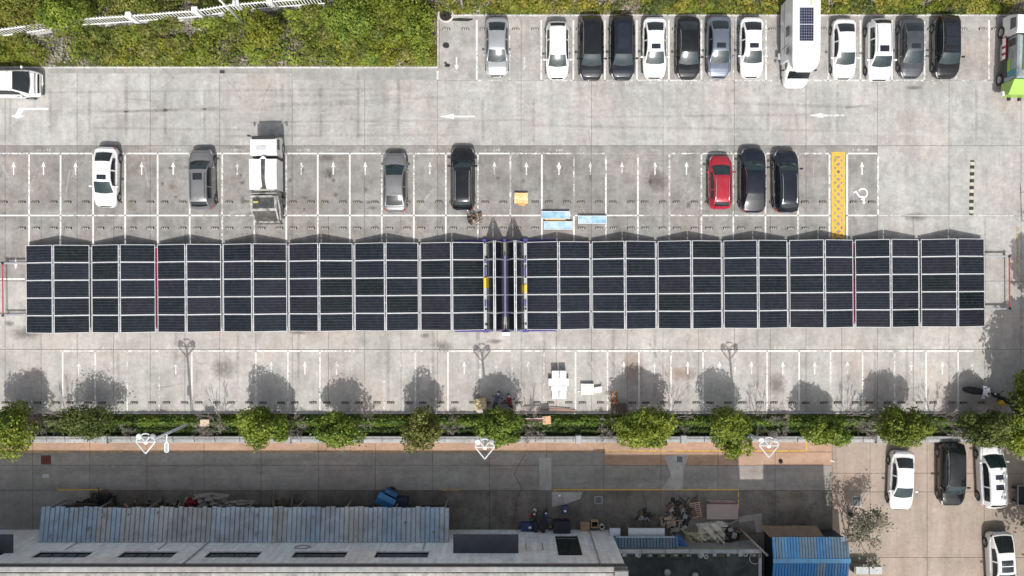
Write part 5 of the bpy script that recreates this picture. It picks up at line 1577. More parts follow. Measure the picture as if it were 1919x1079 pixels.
# lean-to of corrugated sheets
def sheet_mesh(w, L, drop, seedoff=0):
    """one trapezoid-ribbed roofing strip, high end at y=0, low end at y=L"""
    prof = [(0, -.10), (w * .07, -.10), (w * .16, 0), (w * .90, .012), (w * .97, -.10), (w, -.10)]
    m = MB()
    m.grid([[(x, y, z - drop * y / L) for x, z in prof] for y in (L, L * .5, 0)])
    m.grid([[(x, y, z - .012 - drop * y / L) for x, z in prof] for y in (0, L)])
    return m
SHED = thing("lean_to_shed", "long shed roofed with weathered blue grey corrugated strips against the factory", "shed", (*P(460, 980), 0))
SO = Vector(SHED.location)
SH = [M_("shed sheet %s" % n_, c, .5, .1, .2, 1.5, dirt=(.20, .17, .14, .45)) for n_, c in (("blue grey", (.37, .435, .50)), ("steel blue", (.30, .40, .50)), ("grey", (.43, .45, .46)), ("dull grey", (.36, .385, .395)), ("stronger blue", (.23, .38, .56)), ("slate", (.27, .32, .36)))]
x0s, x1s, ns = -34.45, -4.6, 86
ws = (x1s - x0s) / ns
Lsh = 2.43
sh_me = [sheet_mesh(ws * .995, Lsh, .55).mesh("roof_sheet", mt) for mt in SH]
rnd = random.Random(12)
for i in range(ns):
    q = i / ns
    # runs of like coloured strips
    if i % 4 == 0 or rnd.random() < .2:
        r_ = rnd.random()
        ki = (0 if r_ < .3 else 1 if r_ < .5 else 2 if r_ < .7 else 3 if r_ < .85 else 5) if q < .6 else (0 if r_ < .3 else 1 if r_ < .6 else 4 if r_ < .75 else 2)
    o = link("roof_sheet", sh_me[ki], SHED)
    o.location = Vector((x0s + i * ws, FY + .03, 4.05 + rnd.uniform(-.03, .03))) - SO; o.scale = (1, rnd.uniform(.975, 1.03), 1)
    o.rotation_euler = (R(rnd.uniform(-.5, .5)), 0, R(rnd.uniform(-.25, .25)))
rnd2 = random.Random(77)
for i in range(24):
    x = rnd2.uniform(x0s + .3, x1s - .3); y = rnd2.uniform(.1, 2.3)
    bt = MB(); bt.box((x - SO.x, FY + y - SO.y, 4.10 - .226 * y), (rnd2.uniform(.05, .22), rnd2.uniform(.05, .3), .04), rnd2.uniform(-.3, .3)); bt.obj("roof_patch", rnd2.choice([COP, DARK, COP2, SH[5], SH[2]]), SHED)
m = MB()
for y in (-16.3, -17.3, -18.3): m.box(((x0s + x1s) / 2 - SO.x, y - SO.y, 4.0 - (y + 18.46) * .226 - .12), (x1s - x0s, .08, .08))
m.obj("purlin", WOOD, SHED)
for i in range(9):
    MB().box((x0s + .3 + i * 3.65 - SO.x, -16.25 - SO.y, 1.7), (.10, .10, 3.4)).obj("shed_post", STEEL, SHED)
MB().box(((x0s + x1s) / 2 - SO.x, -16.6 - SO.y, 1.0), (x1s - x0s - .4, .05, 2.0)).obj("shed_front", M_("dark board front", (.05, .045, .04), .85), SHED)

SHED.scale = (1, 1, ZK)
# saturated blue gable shed
BS = thing("blue_gable_shed", "shed with bright blue corrugated gable roof at the bottom edge, beside the small sparse tree", "shed", (*P(1520, 1050), 0))
SO = Vector(BS.location)
BL = [M_("blue sheet %s" % n_, c, .45, .1, .15, 1.5, dirt=(.2, .19, .17, .25)) for n_, c in (("bright", (.13, .42, .76)), ("deep", (.08, .33, .68)), ("pale", (.20, .50, .78)), ("dusty", (.27, .40, .50)))]
nb = 26; xb0, xb1 = 19.15, 24.75; wb_ = (xb1 - xb0) / nb
for side in (0, 1):
    me_ = [sheet_mesh(wb_ * .995, 1.62 if side == 0 else 2.4, .42 if side == 0 else .62).mesh("roof_sheet", mt) for mt in BL]
    for i in range(nb):
        if i % 3 == 0 or rnd.random() < .3: ki = rnd.choice([0, 0, 1, 2, 3]) if side == 0 else rnd.choice([1, 0, 3, 1])
        o = link("roof_sheet", me_[ki], BS)
        if side == 0:
            o.location = Vector((xb0 + i * wb_, -19.95, 3.45)) - SO
        else:
            o.location = Vector((xb0 + (i + 1) * wb_, -19.99, 3.45)) - SO; o.rotation_euler = (0, 0, math.pi)
rc = MB(); rc.box(((xb0 + xb1) / 2 - SO.x, -19.97 - SO.y, 3.50), (xb1 - xb0 + .1, .34, .05), ch=.02); rc.obj("ridge_cap", BL[2], BS)
MB().box(((xb0 + xb1) / 2 - SO.x, -20.2 - SO.y, 1.45), (xb1 - xb0 - .3, 3.4, 2.9)).obj("shed_wall", M_("dark wall sheet", (.02, .03, .045), .6), BS)
aw = MB(); a0 = Vector((18.4, -18.38, 2.6)) - SO
aw.add([(a0.x + .6, a0.y + .02, .35 + 2.6), (a0.x + 4.6, a0.y + .02, 2.95), (a0.x + 4.2, a0.y + .75, 2.45), (a0.x - .1, a0.y + .75, 2.45), (a0.x + .6, a0.y + .02, 2.91), (a0.x + 4.6, a0.y + .02, 2.91), (a0.x + 4.2, a0.y + .75, 2.41), (a0.x - .1, a0.y + .75, 2.41)], [[0, 3, 2, 1], [4, 5, 6, 7], [3, 7, 6, 2], [0, 4, 7, 3], [1, 2, 6, 5]])
aw.obj("canvas_awning", M_("brown canvas", (.16, .12, .08), .9, var=.25), BS)

BS.scale = (1, 1, ZK)
# low dark-roofed annex with a pale parapet
AN = thing("low_annex", "low dark-roofed annex with pale notched parapet, right of the factory corner", "building", (*P(1295, 1060), 0))
SO = Vector(AN.location)
ax0, ax1, ay, ah = 7.75, 18.35, -19.25, 3.2
MB().box(((ax0 + ax1) / 2 - SO.x, ay - 1.9 - SO.y, 1.45), (ax1 - ax0, 3.8, 2.9)).obj("walls", concrete("grey annex wall", .30, stain=.5, seed=71), AN)
rfm = M_("dark bitumen roof", (.035, .04, .04), .8, 0, .4, 1.0, dirt=(.12, .12, .11, .5))
for i in range(4):
    MB().box((ax0 + (i + .5) * (ax1 - ax0) / 4 - SO.x, ay - 2.1 - SO.y, 2.94), ((ax1 - ax0) / 4 - .03, 3.4, .06), ch=.01).obj("roof_felt", rfm, AN)
i = 0; x = ax0
PARP = concrete("pale parapet concrete", .48, warm=(.98, 1, 1.02), stain=.4, seed=72)
for i in range(6):
    w = (ax1 - ax0) / 6
    MB().box((ax0 + (i + .5) * w - SO.x, ay - .12 - SO.y, 3.05), (w - .02, .26, .32), ch=.02).obj("parapet_stone", PARP, AN)
rnd = random.Random(33)
for i in range(11):
    x = ax0 + .5 + i * .95
    MB().box((x - SO.x, ay - .36 - SO.y, 3.12), (.30, .24, .12), ch=.02).obj("parapet_notch", PARP, AN)
MB().box((ax1 - .12 - SO.x, ay - 2.0 - SO.y, 3.05), (.22, 3.4, .3), ch=.02).obj("parapet_stone", PARP, AN)
AN.scale = (1, 1, ZK)
# things stored on the annex roof
def at(px, py, z): return P(px, py, z * ZK)
for k, (px, w) in enumerate(((1218, 16), (1240, 16), (1264, 17), (1286, 16), (1353, 18), (1418, 16))):
    X, Y = at(px, 1041.5, 3.2)
    t = thing("planter_box", "dark planter box behind the annex parapet, %s from the left" % ordinal(k + 1), "planter", (X, Y, 2.97 * ZK), 0, "planter boxes on the annex roof")
    m = MB(); w = w / PPM * .95
    for s in (-1, 1): m.box((s * (w / 2 - .02), 0, .12), (.04, .28, .24)); m.box((0, s * .12, .12), (w - .08, .04, .24))
    m.obj("box", M_("dark green plastic", (.03, .06, .05), .6), t); MB().box((0, 0, .08), (w - .1, .19, .16)).obj("soil", SOIL, t)
for k, (px, py, r) in enumerate(((1197, 1041, .17), (1314, 1041, .2), (1324, 1044, .15), (1398, 1039, .17), (1416, 1047, .42))):
    X, Y = at(px, py, 3.1)
    t = thing("hose_coil", ("large pale hoop lying at the right end of the annex roof" if k == 4 else "coiled pale hose behind the annex parapet, %s from the left" % ordinal(k + 1)), "hose", (X, Y, 2.99 * ZK), 0, "hoses on the annex roof")
    m = MB()
    for j in range(2 if k < 4 else 1): m.path([((r - j * .05) * math.cos(q * .524), (r - j * .05) * math.sin(q * .524), .04 + j * .05) for q in range(13)], .025, 5)
    m.obj("coil", M_("pale hose", (.55, .55, .52), .6), t)
for k, (px, py) in enumerate(((1250, 1071), (1302, 1077))):
    X, Y = at(px, py, 3.1)
    t = thing("roof_cowl", "grey round ventilation cowl on the annex roof, %s of two" % ("left" if k == 0 else "right"), "vent", (X, Y, 2.97 * ZK), 0, "roof cowls")
    MB().lathe((0, 0, 0), [(.16, 0), (.16, .3), (.27, .32), (.2, .48), (.01, .52)], 14).obj("cowl", M_("weathered zinc", (.36, .36, .34), .6, .3, .2), t, True)
blue_lt = thing("blue_awning", "blue corrugated awning in front of the low annex, behind pale panels", "awning", (*P(1210, 1020), 0))
SO = Vector(blue_lt.location)
me_ = [sheet_mesh(.235, .82, .22).mesh("awning_sheet", mt) for mt in (M_("awning blue", (.06, .13, .21), .5, .1, .25), M_("awning grey blue", (.10, .15, .19), .5, .1, .25))]
for i in range(20):
    o = link("awning_sheet", me_[rnd.randrange(2)], blue_lt); o.location = Vector((7.6 + i * .236, -19.22, 2.75)) - SO
MB().box((9.9 - SO.x, -18.45 - SO.y, 2.50), (4.4, .08, .12), ch=.02).obj("edge_trim", M_("pale blue trim", (.42, .50, .58), .5), blue_lt)
for x in (7.8, 12.0): MB().box((x - SO.x, -18.5 - SO.y, 1.2), (.08, .08, 2.4)).obj("post", STEEL, blue_lt)
blue_lt.scale = (1, 1, ZK)
for i, (x0, x1) in enumerate(((1143, 1163), (1178, 1246))):
    a = P(x0, 990, 1.6); b = P(x1, 1005, 1.6)
    t = thing("pale_sheet", ("wide" if i else "narrow") + " pale panel lying on a rack in front of the blue awning", "panel", ((a[0] + b[0]) / 2, (a[1] + b[1]) / 2, 0), 0, "pale panels on the rack")
    w, d = b[0] - a[0], a[1] - b[1]
    MB().box((0, 0, 1.6), (w, d, .06), ch=.015).obj("panel", M_("pale panel", (.52, .56, .60), .5), t)
    for sx in (-1, 1):
        for sy in (-1, 1): MB().box((sx * (w / 2 - .06), sy * (d / 2 - .06), .785), (.05, .05, 1.565)).obj("leg", STEEL, t)
t = thing("blue_ramp_sheet", "bent deep blue sheet leaning beside the blue awning", "sheet", (*P(1272, 1008), 0))
MB().add([(-.5, .55, 1.0), (-.15, .55, 1.0), (.55, -.35, 2.1), (.95, -.35, 2.1), (.95, -.75, 2.2), (.1, -.75, 2.2)], [[0, 5, 2, 1], [5, 4, 3, 2]]).obj("sheet", M_("deep blue sheet", (.02, .10, .30), .5), t)
MB().box((.3, -.6, 1.0), (.1, .1, 2.0)).obj("prop", WOOD, t)
t = thing("brown_barrel", "rusty brown drum standing at the end of the blue awning", "barrel", (*P(1276, 1018), 0)); MB().lathe((0, 0, 0), [(.01, 0), (.29, 0), (.29, .3), (.31, .32), (.29, .34), (.29, .9), (.25, .88), (.01, .88)], 14).obj("drum", M_("rusty brown drum", (.16, .10, .07), .8, var=.3), t, True)

# the taller block south of the frame; only its stepped shade reaches the street
BK = thing("tall_block", "tall grey apartment block below the bottom edge whose stepped shade covers the street", "building", (16, -26, 0))
SO = Vector(BK.location)
def blk(x0, x1, h):
    MB().box(((x0 + x1) / 2 - SO.x, -27.3 - SO.y, h / 2), (x1 - x0 - .004, 10, h)).obj("wall", FAC, BK)
    MB().box(((x0 + x1) / 2 - SO.x, -27.3 - SO.y, h + .04), (x1 - x0 - .2, 9.8, .08)).obj("roof", ROOFC, BK)
blk(7.56, 18.1, 13.5); blk(18.1, 19.95, 10.8); blk(19.95, 24.55, 12.45); blk(24.55, 25.4, 7.6)
# ================================================================ SMALL THINGS
SKYP = glass_mat("sky reflecting panel", (.30, .46, .60), .12)
def pmat_cloud():
    m, nt, b, out = new_mat("panel with painted sky reflection")
    f = noise(nt, pos(nt), 1.6, 4, .6)
    c = ramp(nt, f, [(.35, (.17, .34, .47)), (.6, (.42, .52, .58))])  # reflected sky and cloud painted into the panel colour
    nt.links.new(c, b.inputs["Base Color"]); b.inputs["Roughness"].default_value = .15
    return m
LAM = pmat_cloud()
for (x0, x1, y0, y1, lb) in ((1016, 1068, 396.5, 410, "upper left of three pale blue laminated panels on pallets above the array"), (1020, 1073, 415.5, 430, "lower left of three pale blue laminated panels on pallets above the array"), (1084.5, 1137, 405, 419, "right of three pale blue laminated panels, alone on its pallet")):
    a = P(x0, y1, .28); b = P(x1, y0, .28)
    t = thing("panel_stack", lb, "panel stack", ((a[0] + b[0]) / 2, (a[1] + b[1]) / 2, 0), 0, "laminated panel stacks")
    w, d = b[0] - a[0], b[1] - a[1]
    MB().box((0, 0, .21), (w - .03, d - .03, .12)).obj("panel", LAM, t)
    m = MB()
    for s in (-1, 1): m.box((0, s * d / 2, .215), (w + .04, .035, .15)); m.box((s * w / 2, 0, .215), (.035, d - .04, .15))
    m.obj("edge_frame", ALU, t)
    for s in (-1, 0, 1): MB().box((s * (w / 2 - .12), 0, .07), (.12, d - .05, .14)).obj("pallet_block", WOOD, t)
t = thing("timber_strip", "yellow timber strip lying between the two stacked pale blue panels", "timber", (*P(1041, 412.5), 0)); MB().box((0, 0, .06), (1.6, .12, .12), ch=.02).obj("strip", M_("yellow timber", (.62, .42, .16), .8), t)

def rough_board(w, d, z, mat, seed, parent, name="board", n=7):
    rng_ = random.Random(seed)
    rows = []
    for i in range(n + 1):
        rows.append([((j / n - .5) * w + rng_.uniform(-.015, .015), (i / n - .5) * d + rng_.uniform(-.015, .015), z + rng_.uniform(0, .035)) for j in range(n + 1)])
    return MB().grid(rows).obj(name, mat, parent)
t = thing("cardboard_box", "flattened orange tan cardboard box lying in the bay right of the black car", "cardboard box", (*P(977, 372), 0), R(-1))
OSB = M_("stained cardboard", (.60, .40, .17), .9, 0, .3, 3, dirt=(.75, .62, .42, .7))
MB().box((0, 0, .14), (1.04, .80, .26), ch=.02).obj("box", OSB, t); rough_board(1.02, .78, .275, OSB, 3, t, "lid")
MB().add([(-.3, -.42, .26), (.35, -.42, .26), (.3, -.58, .03), (-.1, -.55, .03)], [[0, 3, 2, 1]]).obj("flap", M_("bare cardboard flap", (.55, .27, .09), .9), t)

def heap(name, label, cat, px, py, w, d, h, mats, n, seed, kinds=("plank", "lump"), rz=0, pname="scrap_piece"):
    rng_ = random.Random(seed)
    t = thing(name, label, cat, (*P(px, py), 0), rz)
    for i in range(n):
        m = MB()
        c = (rng_.gauss(0, .28) * w, rng_.gauss(0, .28) * d, rng_.uniform(.05, 1) * h * .8)
        if rng_.random() < .5:
            L = rng_.uniform(.3, .8) * max(w, d)
            a = rng_.uniform(0, math.pi); e = Vector((math.cos(a) * L / 2, math.sin(a) * L / 2, rng_.uniform(-.1, .15)))
            m.tube(Vector(c) - e, Vector(c) + e, rng_.uniform(.02, .05), n=4)
        else:
            m.box(c, (rng_.uniform(.15, .4) * w, rng_.uniform(.15, .4) * d, rng_.uniform(.08, .3)), rng_.uniform(0, 3), ch=.02)
            k = len(m.v)
            for j in range(k): m.v[j] = tuple(x + rng_.uniform(-.04, .04) for x in m.v[j])
        m.obj(pname, rng_.choice(mats), t)
    return t
BRN = M_("rust brown scrap", (.13, .08, .055), .85, .1, .35, 4); TAN = M_("dusty tan scrap", (.33, .25, .18), .9, 0, .3, 4); BLK = M_("sooty black scrap", (.02, .02, .02), .8, 0, .3)
GRYS = M_("dusty grey scrap", (.26, .25, .235), .85, 0, .3)
heap("scrap_heap", "knotty brown scrap heap on the bay line beside the black car", "scrap heap", 888.5, 412, .9, .8, .75, [BRN, TAN, BLK, BRN], 26, 3)
# white crates on the south bays
CRW = M_("white packaging foil", (.78, .78, .79), .4, 0, .05)
t = None
for i, (x0, x1, y0, y1, z, h, lb) in enumerate(((1034.5, 1048, 695, 710, .78, .78, "left white carton of the upper pair in the tall white stack"), (1048.8, 1062, 695, 710, .80, .80, "right white carton of the upper pair in the tall white stack"),
        (1028, 1067, 709.5, 723, .5, .5, "long wide white carton across the middle of the white stack"), (1033, 1063.5, 723.5, 732.5, .55, .55, "shorter long white carton just below the widest carton"),
        (1034.5, 1047.6, 733, 748, .5, .5, "left white carton of the lower pair near the wheel stops"), (1048.4, 1062, 733, 748, .5, .5, "right white carton of the lower pair near the wheel stops"))):
    a = P(x0, y1, z); b = P(x1, y0, z)
    t = thing("white_carton", lb, "carton", ((a[0] + b[0]) / 2, (a[1] + b[1]) / 2, 0), R(random.uniform(-.6, .6)), "white cartons on the south bays")
    w, d = b[0] - a[0], b[1] - a[1]
    MB().box((0, 0, .05 + h / 2), (w - .03, d - .02, h - .05), ch=.02).obj("carton", CRW, t)
    for s in (-1, 1): MB().box((0, s * d * .25, h + .028), (w - .05, .04, .006)).obj("tape", M_("grey tape", (.5, .5, .52), .4), t)
    MB().box((0, 0, .025), (w, d - .06, .05)).obj("pallet_base", WOOD, t)
t = thing("cream_carton", "low cream carton with a torn brown seam, right of the white stack", "carton", (*P(1101, 729.5, .3), 0), R(-1))
CRM = M_("cream carton", (.72, .69, .62), .7); MB().box((0, 0, .18), (1.0, .82, .32), ch=.03).obj("carton", CRM, t); rough_board(.96, .5, .36, CRM, 4, t, "torn_sheet"); MB().box((0, .11, .352), (.97, .05, .02)).obj("seam", M_("brown seam", (.22, .16, .10), .9), t)
t = thing("small_white_box", "small tilted white box next to the low cream carton", "box", (*P(1121, 730.5, .2), 0), R(10)); MB().box((0, 0, .15), (.62, .44, .28), ch=.03).obj("box", CRW, t); MB().box((0, 0, .296), (.4, .05, .008)).obj("tape", GREYP, t)
t = thing("white_scrap", "tiny white scrap of foam on the bay line left of the cream carton", "scrap", (*P(1085, 733.5), 0)); MB().box((0, 0, .04), (.12, .1, .08), .5, ch=.02).obj("foam", CRW, t)
# orange hand pallet truck
ORG = M_("orange enamel", (.26, .10, .04), .7, 0, .3)
t = thing("pallet_truck", "orange hand pallet truck standing in a tree shade on the bay line", "pallet truck", (*P(1151, 744), 0), R(4))
for s in (-1, 1): MB().box((s * .17, -.05, .16), (.13, .85, .06), ch=.015).obj("fork", ORG, t)
m = MB(); m.box((0, -.42, .25), (.52, .2, .25), ch=.03); m.obj("pump_body", ORG, t)
m = MB(); m.path([(0, -.4, .35), (0, .15, 1.0), (0, .42, 1.15)], .03, 6); m.path([(-.2, .42, 1.15), (.2, .42, 1.15)], .03, 6); m.path([(-.2, .42, 1.15), (-.2, .58, 1.18), (.2, .58, 1.18), (.2, .42, 1.15)], .025, 6); m.obj("handle", ORG, t)
for x in (-.17, .17): MB().lathe((x, .3, .06), [(.01, -.05), (.06, -.05), (.06, .05), (.01, .05)], 10, 'Y').obj("roller", RUBBER, t)
MB().box((-.3, -.4, .06), (.12, .14, .1), ch=.02).obj("wheel_block", M_("pale block", (.6, .55, .45), .6), t)
t = thing("brown_crate", "dark brown flat crate beside the pallet truck at the hedge", "crate", (*P(1159, 766), 0))
DKW = M_("dark brown wood", (.095, .07, .055), .85, 0, .25, 5)
for i in range(6): MB().box(((i - 2.5) * .19, 0, .33), (.175, .85, .035), ch=.006).obj("plank", DKW, t)
MB().box((0, 0, .16), (1.1, .8, .31)).obj("crate_body", DKW, t)
# parcel, bikes and debris near the middle lamp
t = thing("tan_parcel", "battered tan parcel lying by the hedge above a dark wheelbarrow heap", "parcel", (*P(901.5, 756), 0), R(8))
MB().box((0, 0, .24), (.92, .82, .46), ch=.04).obj("parcel", M_("battered tan card", (.50, .40, .24), .9, 0, .2, 4), t); rough_board(.88, .78, .475, M_("battered tan card", (.5, .4, .24)), 8, t, "lid")
MB().box((-.15, -.58, .08), (.5, .35, .14), .3, ch=.03).obj("torn_flap", M_("pale card", (.52, .47, .42), .9), t)
def scooter(label, px, py, rz, body, seatm, cover=None, lean=4, group="scooters"):
    t = thing("motor_scooter", label, "scooter", (*P(px, py), 0), rz, group)
    for x in (-.62, .62):
        w = MB(); w.lathe((x, 0, .22), [(.12, -.05), (.21, -.05), (.23, 0), (.21, .05), (.12, .05)], 14, 'Y'); w.obj("wheel", RUBBER, t, True)
    m = MB(); m.grid([[(x, y * w, z - abs(y) * .08) for y in (-1, -.5, 0, .5, 1)] for x, w, z in ((-.85, .10, .62), (-.6, .17, .70), (-.2, .17, .66), (.05, .14, .36), (.38, .16, .36))]); m.box((-.3, 0, .45), (.7, .28, .3), ch=.06); m.obj("body", body, t, True)
    m = MB(); m.box((.45, 0, .65), (.12, .36, .65), ch=.05); m.box((.52, 0, .98), (.22, .3, .14), ch=.05); m.obj("front_shield", body, t)
    m = MB(); m.grid([[(x, y * .16, z - y * y * .03) for y in (-1, -.5, 0, .5, 1)] for x, z in ((-.80, .76), (-.55, .80), (-.25, .79), (.0, .75))]); m.obj("seat", seatm, t, True)
    m = MB(); m.path([(.42, -.36, 1.02), (.5, -.1, 1.05), (.5, .1, 1.05), (.42, .36, 1.02)], .022, 6); m.obj("handlebar", DARK, t)
    for s in (-1, 1):
        m = MB(); m.path([(.45, s * .28, 1.03), (.48, s * .36, 1.18)], .01, 4); m.lathe((.48, s * .38, 1.2), [(.005, -.02), (.06, -.015), (.06, .015), (.005, .02)], 8); m.obj("mirror", DARK, t)
    m = MB(); m.lathe((.66, 0, .84), [(.01, .05), (.08, .04), (.10, 0), (.07, -.04), (.01, -.05)], 10); m.obj("headlight", LAMP, t, True)
    MB().box((-.92, 0, .55), (.08, .2, .12), ch=.02).obj("tail_light", REDLAMP, t)
    if cover is not None:
        rng_ = random.Random(5)
        rows = []
        for i in range(7):
            x = .22 + i * .13
            rows.append([(x + rng_.uniform(-.02, .02), (j - 3) * .17 * (1 - .05 * i), 1.12 - .18 * abs(j - 3) / 3 - max(0, i - 3) * .11 + rng_.uniform(-.03, .03)) for j in range(7)])
        MB().grid(rows).obj("wind_apron", cover, t, True)
    return t
WBL = M_("pale quilted cloth", (.62, .63, .70), .8, 0, .12, 5)
sc = scooter("scooter with long black seat and pale quilted front apron, in the tree shade at right", 1822, 731, R(-8), M_("black scooter plastic", (.015, .015, .018), .4), RUBBER, WBL)
m = MB(); m.grid([[(x, y * w, z - abs(y) * .14) for y in (-1, -.5, 0, .5, 1)] for x, w, z in ((-1.05, .10, .70), (-.8, .24, .84), (-.3, .28, .86), (.1, .26, .88), (.3, .22, .95))]); m.obj("seat_cover", M_("black seat cover", (.012, .012, .014), .7), sc, True)
m = MB(); m.lathe((.66, -.06, 1.02), [(.01, .10), (.10, .08), (.13, 0), (.1, -.06)], 12); m.obj("black_visor", RUBBER, sc, True)
BLU = M_("dark blue scooter plastic", (.03, .05, .16), .4); REDP = M_("dark red scooter plastic", (.25, .02, .03), .4)
scooter("dark blue grey scooter parked by the hedge right of the tan parcel", 930, 752, R(75), M_("slate blue plastic", (.10, .12, .20), .45), RUBBER)
scooter("dark scooter with red panels by the hedge, right of the blue grey scooter", 957, 757, R(100), REDP, RUBBER)
scooter("dark scooter half hidden under the right end of the hedge trees", 1868, 744, R(150), M_("black scooter plastic", (.015, .015, .018), .4), RUBBER)
t = thing("yellow_ball_bag", "small round yellow bag in the dark foliage near the right edge", "bag", (*P(1877, 756, .8), .55)); MB().lathe((0, 0, 0), [(.01, .5), (.16, .46), (.24, .28), (.2, .06), (.01, 0)], 12).obj("bag", M_("yellow bag", (.62, .42, .02), .6), t, True); MB().box((.22, -.02, .2), (.3, .16, .12), ch=.03).obj("red_tag", REDW, t)
# boards in the hedge
t = thing("red_bar", "red and white painted bar lying on the hedge beside a tan board", "bar", (*P(1003, 785, 1.2), 1.18), R(1)); MB().box((0, 0, 0), (1.45, .09, .07), ch=.015).obj("bar", M_("faded red paint", (.34, .045, .03), .6), t); MB().box((0, .02, .04), (1.4, .025, .012)).obj("white_stripe", WHITE, t)
t = thing("tan_board", "tan hardboard sheet lying across the hedge at the end of the red bar", "board", (*P(1025, 788, 1.2), 1.14), R(5)); rough_board(.62, .62, 0.03, M_("tan hardboard", (.50, .31, .19), .9), 2, t); MB().box((0, 0, 0), (.6, .6, .03)).obj("board_core", M_("tan hardboard", (.50, .31, .19), .9), t)
t = thing("cardboard_sheet", "pale tan cardboard sheet lying on the hedge beside a bare shrub", "cardboard", (*P(384, 793, 1.2), 1.14)); rough_board(.68, .5, .03, M_("pale tan card", (.55, .43, .33), .9), 7, t, "sheet"); MB().box((0, 0, 0), (.66, .48, .03)).obj("sheet_core", M_("pale tan card", (.55, .43, .33), .9), t)
for i, (x0, y0, x1, y1) in enumerate(((1008, 767, 1080, 770), (1030, 764, 1070, 767))):
    t = thing("thin_plank", ("long" if i == 0 else "short") + " brown red lath lying on the kerb beside the hedge", "plank", (*P((x0 + x1) / 2, (y0 + y1) / 2), .15), -math.atan2(y1 - y0, x1 - x0)); MB().box((0, 0, 0), ((x1 - x0) / PPM, .06, .04)).obj("lath", M_("brown red lath", (.26, .12, .08), .85), t)
# burnt ring by the bank corner
t = thing("burnt_stump", "burnt black round tree pit with ashes at the corner of the bank", "tree pit", (*P(836, 28.5), 0))
m = MB(); m.lathe((0, 0, 0), [(.62, .02), (.62, .20), (.50, .21), (.47, .06)], 22); m.obj("rim", C_KERB, t, True)
MB().lathe((0, 0, 0), [(.47, .10), (.3, .17), (.12, .2), (.01, .19)], 18).obj("charred_soil", M_("charred soil", (.018, .016, .015), .95, var=.5, scale=8), t)
rng_ = random.Random(6)
m = MB()
for i in range(26):
    a = rng_.uniform(0, 6.28); r = rng_.uniform(0, .42); m.box((r * math.cos(a), r * math.sin(a), .2), (rng_.uniform(.04, .14), rng_.uniform(.03, .1), .06), rng_.uniform(0, 3))
stuff(m.obj("charcoal", BLK, t))
# barrier arm stand at the right edge
t = thing("barrier_frame", "thin dark metal frame standing at the right edge above the array", "frame", (*P(1916, 388), 0)); m = MB(); m.path([(-.1, 1.1, 1.0), (0, -1.1, 1.0)], .03, 6); m.path([(-.1, 1.1, 0), (-.1, 1.1, 1.0)], .03, 6); m.path([(0, -1.1, 0), (0, -1.1, 1.0), (.8, -1.1, 1.0)], .03, 6); m.obj("tube_frame", GREYP, t)
# -------- street side things -------------------------------------------------
t = thing("blue_cargo_trike", "blue boxed cargo tricycle parked by the long corrugated shed", "tricycle", (*P(729, 932), 0), R(-27))
DB = M_("blue cargo sheet", (.02, .105, .25), .5, .1, .12); 
MB().box((-.05, -.02, .95), (1.35, .78, .9), ch=.05).obj("cargo_box", DB, t)
MB().add([(-.75, -.42, 1.40), (.65, -.42, 1.40), (.65, .1, 1.52), (-.75, .1, 1.52), (.65, .46, 1.38), (-.75, .46, 1.38)], [[0, 1, 2, 3], [3, 2, 4, 5]]).obj("box_lid", M_("lit blue sheet", (.035, .17, .36), .45, .1), t)
MB().box((.05, .62, .85), (1.0, .34, .5), ch=.05).obj("driver_hood", DB, t)
for x, y in ((-.6, -.42), (.55, -.42), (0, .8)): MB().lathe((x, y, .26), [(.12, -.05), (.24, -.05), (.26, 0), (.24, .05), (.12, .05)], 12, 'Y').obj("wheel", RUBBER, t, True)
t = thing("blue_bin", "dark blue bin beside the boxed cargo tricycle at the shed edge", "bin", (*P(757, 938), 0)); MB().box((0, 0, .5), (.75, .75, 1.0), ch=.05).obj("bin", M_("dark blue plastic", (.012, .03, .06), .5), t); MB().box((0, 0, 1.02), (.8, .8, .06), ch=.02).obj("lid", M_("dark blue plastic", (.012, .03, .06), .5), t)
def tarp(name, label, px, py, w, d, h, mat, seed, rz=0, folds=8, cat="tarpaulin"):
    t = thing(name, label, cat, (*P(px, py), 0), rz)
    rng_ = random.Random(seed); n = 26
    ph = [rng_.uniform(0, 6) for _ in range(6)]
    rows = []
    for i in range(n + 1):
        r = []
        for j in range(n + 1):
            u, v = j / n * 2 - 1, i / n * 2 - 1
            edge = max(0, 1 - max(abs(u), abs(v)) ** 4)
            z = h * edge * (.5 + .22 * math.sin(folds * u + ph[0] + 5 * v) + .16 * math.sin(folds * 1.3 * v + ph[1] - 4 * u) + .10 * math.sin(19 * u + 13 * v + ph[4])) + .02 + rng_.uniform(0, .03)
            r.append((u * w / 2 * (1 + .12 * math.sin(3 * v + ph[2])) + rng_.uniform(-.03, .03), v * d / 2 * (1 + .12 * math.sin(3 * u + ph[3])) + rng_.uniform(-.03, .03), max(.02, z)))
        rows.append(r)
    MB().grid(rows).obj("sheet", mat, t)
    return t
TARPG = M_("dusty grey tarpaulin", (.27, .245, .23), .85, 0, .25, 2.5); TARPC = M_("cream tarpaulin", (.62, .59, .52), .8, 0, .2, 2.5); TARPY = M_("yellowed tarpaulin", (.46, .42, .29), .8, 0, .25, 2.5)
tarp("tarpaulin_heap", "crumpled grey brown tarpaulin in front of the shed, left of the red bundle's neighbour", 398, 938, 2.6, 1.1, .9, TARPG, 1)
tarp("tarpaulin_heap", "low flat grey tarpaulin sticking out below the shed roof", 450, 946, 2.6, .7, .6, TARPG, 2)
tarp("red_bundle", "dark red cloth bundle on the grey tarpaulin by the shed", 362, 940, .95, .55, 1.25, M_("dark red cloth", (.19, .012, .028), .8, 0, .2, 4), 3, cat="bundle")
